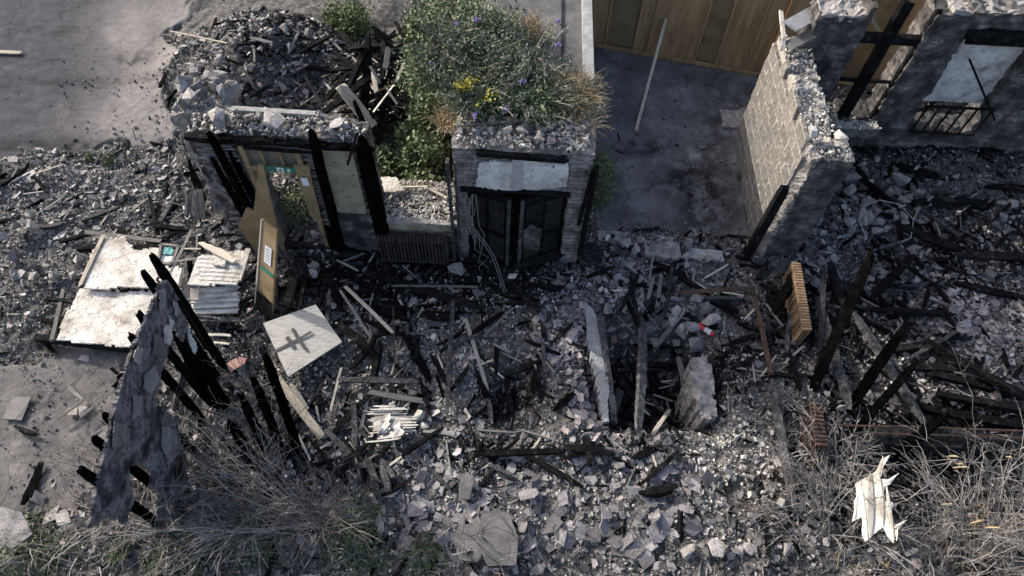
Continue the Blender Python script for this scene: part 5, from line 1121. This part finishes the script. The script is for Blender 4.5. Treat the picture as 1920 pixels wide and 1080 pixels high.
tag(mb.build('plaster_sheet', M['whiteb']), 'white crumpled lath-and-plaster piece in the sun by the twigs', 'plaster')
field('stone', 'edging_stone', 9, 1385, 1034, 100, 3, .16, .3, 'pale edging stone in the broken row along the bottom right edge', 'stone', tilt=.2)
field('slate', 'slate', 14, 1190, 1010, 60, 30, .34, .6, 'big slate in the loose stack at the bottom right of the scree', 'slate', flat=T_, tilt=.18)
field('slate', 'slate', 14, 1040, 1010, 90, 26, .3, .5, 'big slate along the bottom edge right of the largest slab', 'slate', flat=T_, tilt=.2)
field('slate', 'slate', 12, 790, 985, 90, 40, .3, .52, 'big slate along the bottom edge left of the largest slab', 'slate', flat=T_, tilt=.2)
tag(crumbs.build('wall_top_crumbs', M['lime']), 'pale crumbs and dust on the broken wall tops', 'crumbs', kind='stuff')

# ------------------------------------------------------------------ plants
LQ = np.array([[0, 0, 0], [.5, .28, .06], [1, 0, -.05], [.5, -.28, .06]]); LFc = [np.array([[0, 1, 2, 3]])]
def leaves(mb, P, size, droop=.3, narrow=1., tone=None):
    n = len(P); M_ = rots(n, .7); size = np.broadcast_to(size, n); st = np.stack([size, size*narrow, size], -1); M_ = M_*st[:, None, :]
    mb.inst(LQ, LFc, M_, P, rng.random(n) if tone is None else tone)
def bush(name, label, c, r, n, leafm, ls=.07, narrow=1.2, clumps=60, stemn=14, group=None, cat='bush'):
    c = np.array(c, float); r = np.array(r, float); t = empty(name, (c[0], c[1], c[2]), label, cat, group); ms = MB(); ml = MB(); P = []; T = []
    for i in range(clumps):
        d = rng.normal(size=3); d /= np.linalg.norm(d); d[2] = abs(d[2]); q = c+d*r*rng.uniform(.35, 1)**.6*np.array([1, 1, 1.]); k = int(n/clumps*rng.uniform(.4, 1.7)); sp = rng.uniform(.08, .2)
        P.append(q+rng.normal(0, sp, (k, 3))*np.array([1, 1, .6])); T.append(np.clip(rng.normal(rng.uniform(.25, .8), .15, k), 0, 1))
        if i < stemn: tube(ms, [c+rng.normal(0, .08, 3)*(1, 1, 0), c*.5+q*.5+(0, 0, .15), q], [.02, .012, .005], 4)
    ms.build('stem', M['twig'], t); leaves(ml, np.concatenate(P), rng.uniform(.6, 1.3, sum(map(len, P)))*ls, narrow=narrow, tone=np.concatenate(T)); ml.build('foliage', M[leafm], t); return t
def arch(name, label, c, n, L, lean, leafm, flower=None, cat='shrub', leafn=26, ls=.11, spread=.8, group=None):
    """arching shrub: long stems with narrow leaves, flower spikes at the tips"""
    c = np.array(c, float); t = empty(name, tuple(c), label, cat, group); ms = MB(); ml = MB(); mf = MB()
    for i in range(n):
        a = rng.uniform(0, 6.28); d = np.array([math.cos(a)*spread+lean[0], math.sin(a)*spread+lean[1], 1.3]); d /= np.linalg.norm(d); l = L*rng.uniform(.55, 1.1)
        s = c+rng.normal(0, .12, 3)*(1, 1, 0); T_ = np.linspace(0, 1, 8)[:, None]; pts = s+d*l*T_-np.array([0, 0, 1])*l*.35*T_**2.2+rng.normal(0, .015, (8, 3))*T_
        tube(ms, pts, np.linspace(.012, .003, 8), 4, rng.random()); k = int(leafn*rng.uniform(.6, 1.2)); tt = rng.uniform(.2, 1, k); ii = np.clip((tt*7).astype(int), 0, 6); fr_ = tt*7-ii
        leaves(ml, pts[ii]*(1-fr_[:, None])+pts[ii+1]*fr_[:, None]+rng.normal(0, .04, (k, 3)), rng.uniform(.6, 1.2, k)*ls, narrow=.55, tone=np.clip(rng.normal(rng.uniform(.2, .8), .15, k), 0, 1))
        if flower and rng.random() < flower[1]:
            k = 40; q = pts[-1]+np.array([d[0], d[1], .2])*rng.uniform(0, .16, k)[:, None]+rng.normal(0, .018, (k, 3)); mf = MB(); leaves(mf, q, .03, narrow=1.5); mf.build('flower', M[flower[0]], t)
    ms.build('stem', M['twig'], t); ml.build('foliage', M[leafm], t)
    return t
def tuft(name, label, c, n, L, r, matn, cat='grass', head=False, group=None, up=1.2, w=.007, kind=None):
    c = np.array(c, float); mb = MB(); B_ = MB()
    for i in range(n):
        a = rng.uniform(0, 6.28); d = np.array([math.cos(a)*.8, math.sin(a)*.8, up*rng.uniform(.5, 1.9)]); d /= np.linalg.norm(d); l = L*rng.uniform(.35, 1.1); a = rng.uniform(0, 6.28); s = c+np.array([math.cos(a), math.sin(a), 0])*r*math.sqrt(rng.random())*1.2
        T_ = np.linspace(0, 1, 5)[:, None]; pts = s+d*l*T_-np.array([0, 0, 1])*l*.4*T_**2.5; tube(mb, pts, np.linspace(w, w*.35, 5), 3, rng.random())
        if head and rng.random() < .6: tube(mb, [pts[-1], pts[-1]+(d*(1, 1, 0)+(0, 0, -.1))*.06, pts[-1]+(d*(1, 1, 0)+(0, 0, -.35))*.13], [.008, .016, .004], 4, .9)
    return tag(mb.build(name, M[matn]), label, cat, group, kind)
# overgrown roof and the green strip beside it
RB = [((900, 80), .55, .8, 'grey-green bush on the roof, deepest of the roof bushes'), ((820, 120), .5, .7, 'grey-green bush on the roof behind the yellow flowers'), ((960, 130), .5, .7, 'leafy bush on the roof in front of the grey felt'), ((1010, 185), .45, .55, 'leafy bush on the roof left of the dry grass clump'), ((930, 190), .45, .5, 'low leafy bush at the middle of the roof front'), ((870, 30), .6, .7, 'bush on the roof at the top edge of the view'), ((940, 50), .45, .6, 'bush on the roof beside the top of the felt strip')]
for i, ((a, b), r, h, lb) in enumerate(RB):
    p = G(a-12, b+25, 3.03); bush('roof_bush', lb, p, (r*1.05, r*.95, h*1.15), 2100, 'leaf2' if i % 2 == 0 else 'leaf', ls=.085, narrow=.75, clumps=55)
for (a, b), lb in (((990, 110), 'buddleia with lilac spikes arching over the grey roof felt'), ((890, 120), 'buddleia with arching stems at the middle of the roof'), ((985, 175), 'buddleia with lilac spikes near the dry grass clump'), ((830, 90), 'buddleia arching over the left edge of the roof'), ((900, 175), 'buddleia with long bare arching stems by the yellow flowers')):
    arch('buddleia', lb, G(a, b+30, 3.02), 44, 1.6, (rng.uniform(-.3, .3), -.2), 'leaf2', ('purple', .06), leafn=30)
tuft('dry_grass_clump', 'tall straw-coloured dry grass clump at the right edge of the roof', G(1068, 190, 3.08), 1500, .75, .36, 'straw', up=1.3, w=.007)
tuft('dry_grass_clump', 'thin straw grass spilling over the coping beside the large clump', G(1085, 235, 3.02), 260, .7, .25, 'straw', up=.9)
tuft('dry_grass_clump', 'small straw grass clump at the left front corner of the roof', G(850, 232, 3.0), 380, .6, .25, 'straw', up=1.3)
tuft('dry_grass_clump', 'wispy straw grass among the roof bushes', G(985, 70, 3.0), 260, .8, .3, 'straw', up=1.3)
def ragwort(c, n, label):
    t = empty('ragwort', tuple(c), label, 'flowering weed'); ms = MB(); mf = MB(); ml = MB()
    for i in range(n):
        e = np.array(c)+(rng.normal(0, .10), rng.normal(0, .05), rng.uniform(.45, .75)); tube(ms, [np.array(c)+rng.normal(0, .03, 3)*(1, 1, 0), (np.array(c)+e)/2+(0, 0, .1), e], .006, 4)
        mf = MB(); leaves(mf, e+rng.normal(0, .035, (18, 3))*(1, 1, .3), .042, narrow=1.6); mf.build('flower', M['yellow'], t); leaves(ml, e+rng.normal(0, .1, (14, 3))-(0, 0, .2), .07)
    ms.build('stem', M['grass'], t); ml.build('foliage', M['leaf'], t)
ragwort(G(875, 210, 3.02), 15, 'ragwort with the larger cluster of yellow flowers on the roof'); ragwort(G(903, 225, 3.02), 5, 'ragwort with the smaller cluster of yellow flowers, to the right')
GB = [((822, 150), .6, 2.0, 'tall bramble bush at the back beside the timber heap'), ((806, 215), .42, 1.7, 'bramble bush against the left side of the overgrown building'), ((800, 290), .5, 1.3, 'bramble bush left of the double-door building'), ((795, 350), .42, .9, 'lowest bramble bush right behind the low wall'), ((805, 50), .6, 1.9, 'bramble bush at the top edge right of the timber heap'), ((782, 262), .32, .9, 'bramble bush beside the foot of the timber heap'), ((725, 300), .25, .45, 'small bramble shoot over the metal sheet')]
for (a, b), r, h, lb in GB:
    c = GG(a, b+ h*38); bush('bramble_bush', lb, c, (r, r, h), int(4800*r+1500), 'leaf', ls=.115, narrow=1.2, clumps=int(60+60*r))
c = GG(655, 60); bush('green_bush', 'yellowish green bush at the back right of the rubble mound', c, (.6, .5, .8), 3500, 'grass', ls=.07)
bush('weed_patch', 'green weeds seen through the fire exit doorway', GG(560, 395), (.55, .45, .22), 2400, 'leaf', ls=.06, clumps=40, cat='weeds')
bush('weed_patch', 'green weeds at the foot of the overgrown building in the courtyard', GG(1118, 340), (.35, .8, .6), 2400, 'leaf', ls=.06, clumps=50, cat='weeds')
for (a, b), lb, n in (((172, 296), 'small yellow-green weed at the edge of the yard, left of two', 60), ((205, 302), 'small yellow-green weed at the edge of the yard, right of two', 90), ((1395, 335), 'green weed at the foot of the block end wall', 160), ((640, 180), 'green weed growing at the left of the timber heap', 160), ((225, 1035), 'green weed in the slates at the bottom left', 120)): tuft('weed', lb, GG(a, b), n, .28, .14, 'grass', 'weed', up=1.4)
tuft('weed', 'tuft of yellow-green weed on the broken wall stub', G(405, 172, 3.05), 70, .25, .08, 'grass', 'weed', up=1.6)
# greenery along the bottom edge
for (a, b), r, h, lb in (((670, 975), .35, .5, 'feathery green bush among the twigs at the bottom'), ((470, 1010), .6, .3, 'green grassy bush at the bottom left of centre'), ((60, 1045), .8, .3, 'green weeds in the bottom left corner'), ((340, 1050), .5, .25, 'low green weeds under the bottom left twigs'), ((660, 1040), .5, .35, 'green bush at the bottom edge below the feathery one'), ((790, 1045), .3, .2, 'small green bush at the bottom edge by the dark stems')):
    c = GG(a, b); bush('green_bush', lb, c, (r, r*.7, h), int(2400*r), 'leaf', ls=.055, narrow=.5, clumps=40); 
    tuft('grass_tuft', 'green grass blades in the '+lb.split(' ', 1)[1] if 0 else 'green grass growing through the '+lb, c, 110, .45, r*.8, 'grass', up=1., w=.005)
def shrub(label, root, n, L, spread, lean, matn='twig', sub=4, name='bare_shrub', rad=.0105, dz=0, droop=.25, curve=.18, heads=0, base=.12):
    c = GG(*root)+np.array([0, 0, dz]); t = empty(name, tuple(c), label, 'shrub'); mb = MB(); mh = MB(); lean = np.array(lean, float)
    def br(s, d, l, r, lev):
        k = 9; T_ = np.linspace(0, 1, k)[:, None]; side = np.cross(d, rng.normal(size=3)); side /= np.linalg.norm(side)+1e-6
        pts = s+d*l*T_+side*l*curve*rng.normal()*T_**2-np.array([0, 0, 1])*l*droop*T_**2.3; wob = np.cumsum(rng.normal(0, .012, (k, 3)), 0)*l; pts = pts+wob
        pts[:, 2] = np.maximum(pts[:, 2], c[2]+.02)
        tube(mb, pts, np.linspace(r, r*.35, k), 4 if lev == 0 else 3, rng.random())
        if lev < 2:
            for _ in range(rng.poisson(sub if lev == 0 else sub*.5)):
                j = rng.integers(2, k-1); dd = (pts[j]-pts[j-1]); dd /= np.linalg.norm(dd)+1e-9; dd = dd+rng.normal(0, .5, 3); dd /= np.linalg.norm(dd); br(pts[j], dd, l*rng.uniform(.25, .5), r*.6, lev+1)
        if heads and lev == 0 and rng.random() < heads:
            mh = MB(); e = pts[-1]; hd = np.array([rng.normal(0, .3)-.5, rng.normal(0, .2), -.3]); tube(mh, [e, e+hd*.06+(0, 0, .02), e+hd*.14, e+hd*.2-(0, 0, .03)], [.005, .014, .013, .004], 5, .9); mh.build('seed_head', M['straw'], t)
    for i in range(n):
        a = rng.uniform(0, 6.28); d = np.array([math.cos(a)*spread, math.sin(a)*spread, 1])+lean; d /= np.linalg.norm(d); br(c+rng.normal(0, base, 3)*(1, 1, 0), d, L*rng.uniform(.5, 1.1), rad*rng.uniform(.7, 1.2), 0)
    mb.build('stem', M[matn], t)
shrub('big bare shrub fanning left from below the marked board', (600, 985), 32, 3.0, .8, (-1.6, .3, -.2), sub=5)
shrub('upright bare shrub of dark stems below the marked board', (620, 1000), 22, 2.2, .35, (-.05, .25, 0), 'dtwig', sub=4, rad=.012)
shrub('bare shrub tangled over the middle of the fallen wallboard', (410, 985), 16, 1.7, 1.1, (-.1, .5, -.2), sub=6)
shrub('bare shrub at the near end of the stud partition', (270, 985), 28, 2.1, .7, (.0, .3, .2), sub=6)
shrub('bare dark shrub growing against the lower corner of the peeling wallboard', (330, 940), 26, 2.3, .6, (.1, .1, .3), 'dtwig', sub=6, rad=.009)
shrub('spreading bare shrub between the partition and the black posts', (480, 960), 16, 1.8, 1.2, (-.3, .6, -.3), sub=6)
shrub('low bare shrub along the bottom left edge', (360, 1070), 12, 1.5, 1.3, (0, .6, -.3), sub=6)
shrub('low bare shrub along the bottom edge left of centre', (560, 1080), 10, 1.4, 1.2, (.1, .4, -.2), sub=5)
shrub('wispy bare shrub at the bottom left corner', (150, 1060), 14, 1.2, 1.1, (0, .3, -.2), sub=4)
for i, (a, b, tp) in enumerate(((900, 1010, 1.2), (950, 1075, 1.9), (1000, 1040, 1.4), (1060, 1000, 1.2), (1030, 1070, 1.3), (1160, 1070, 1.2), (860, 1080, 1.3), (1170, 980, .8))):
    shrub(['thin dark sapling stems at the bottom, leftmost of the central row', 'tall dark sapling leaning left in the bottom centre', 'dark sapling at the bottom centre above the large slate', 'small dark sapling in the slate scree', 'forked bare sapling at the bottom centre', 'bare sapling leaning right over the slate stack', 'bare sapling crossing the very large slate', 'small bare sapling right of the scree'][i], (a, b), 3, tp, .3, (rng.uniform(-.4, .3), .2, .1), 'dtwig' if i < 4 else 'twig', sub=2.2, rad=.011, name='sapling', curve=.08, droop=.05)
shrub('bushy bare shrub at the foot of the leaning black posts', (1540, 930), 18, 1.7, .6, (-.1, .3, .1), sub=6)
shrub('dense bare shrub left of the torn white board', (1560, 1010), 16, 1.5, .8, (-.2, .2, .0), sub=6)
shrub('bare reddish shrub on the pale debris right of the pit', (1450, 960), 12, 1.4, .9, (-.2, .2, 0), 'dtwig', sub=5)
shrub('bare shrub arching over the rusty pipe rails', (1560, 860), 24, 1.3, .8, (.1, .3, .1), sub=5)
shrub('big bare shrub with seed heads in the bottom right corner', (1850, 1030), 34, 2.4, .5, (-.05, .35, .3), sub=5, heads=.5, base=.35)
shrub('dense bare shrub right of the torn white board', (1760, 1040), 18, 1.9, .6, (.0, .2, .2), sub=6, base=.25)
shrub('bare shrub at the right edge below the pipe rails', (1930, 980), 18, 2.0, .6, (-.3, .2, .2), sub=5, base=.25)
shrub('bare shrub at the bottom edge below the torn board', (1680, 1080), 10, 1.2, 1.0, (0, .3, 0), sub=5, base=.3)
tuft('dry_grass_clump', 'long dry grass in the bottom right corner', GG(1850, 1040), 160, .7, .7, 'straw', up=1.)
tuft('dry_grass_clump', 'dry grass at the foot of the torn white board', GG(1610, 1035), 70, .5, .4, 'straw', up=1.)
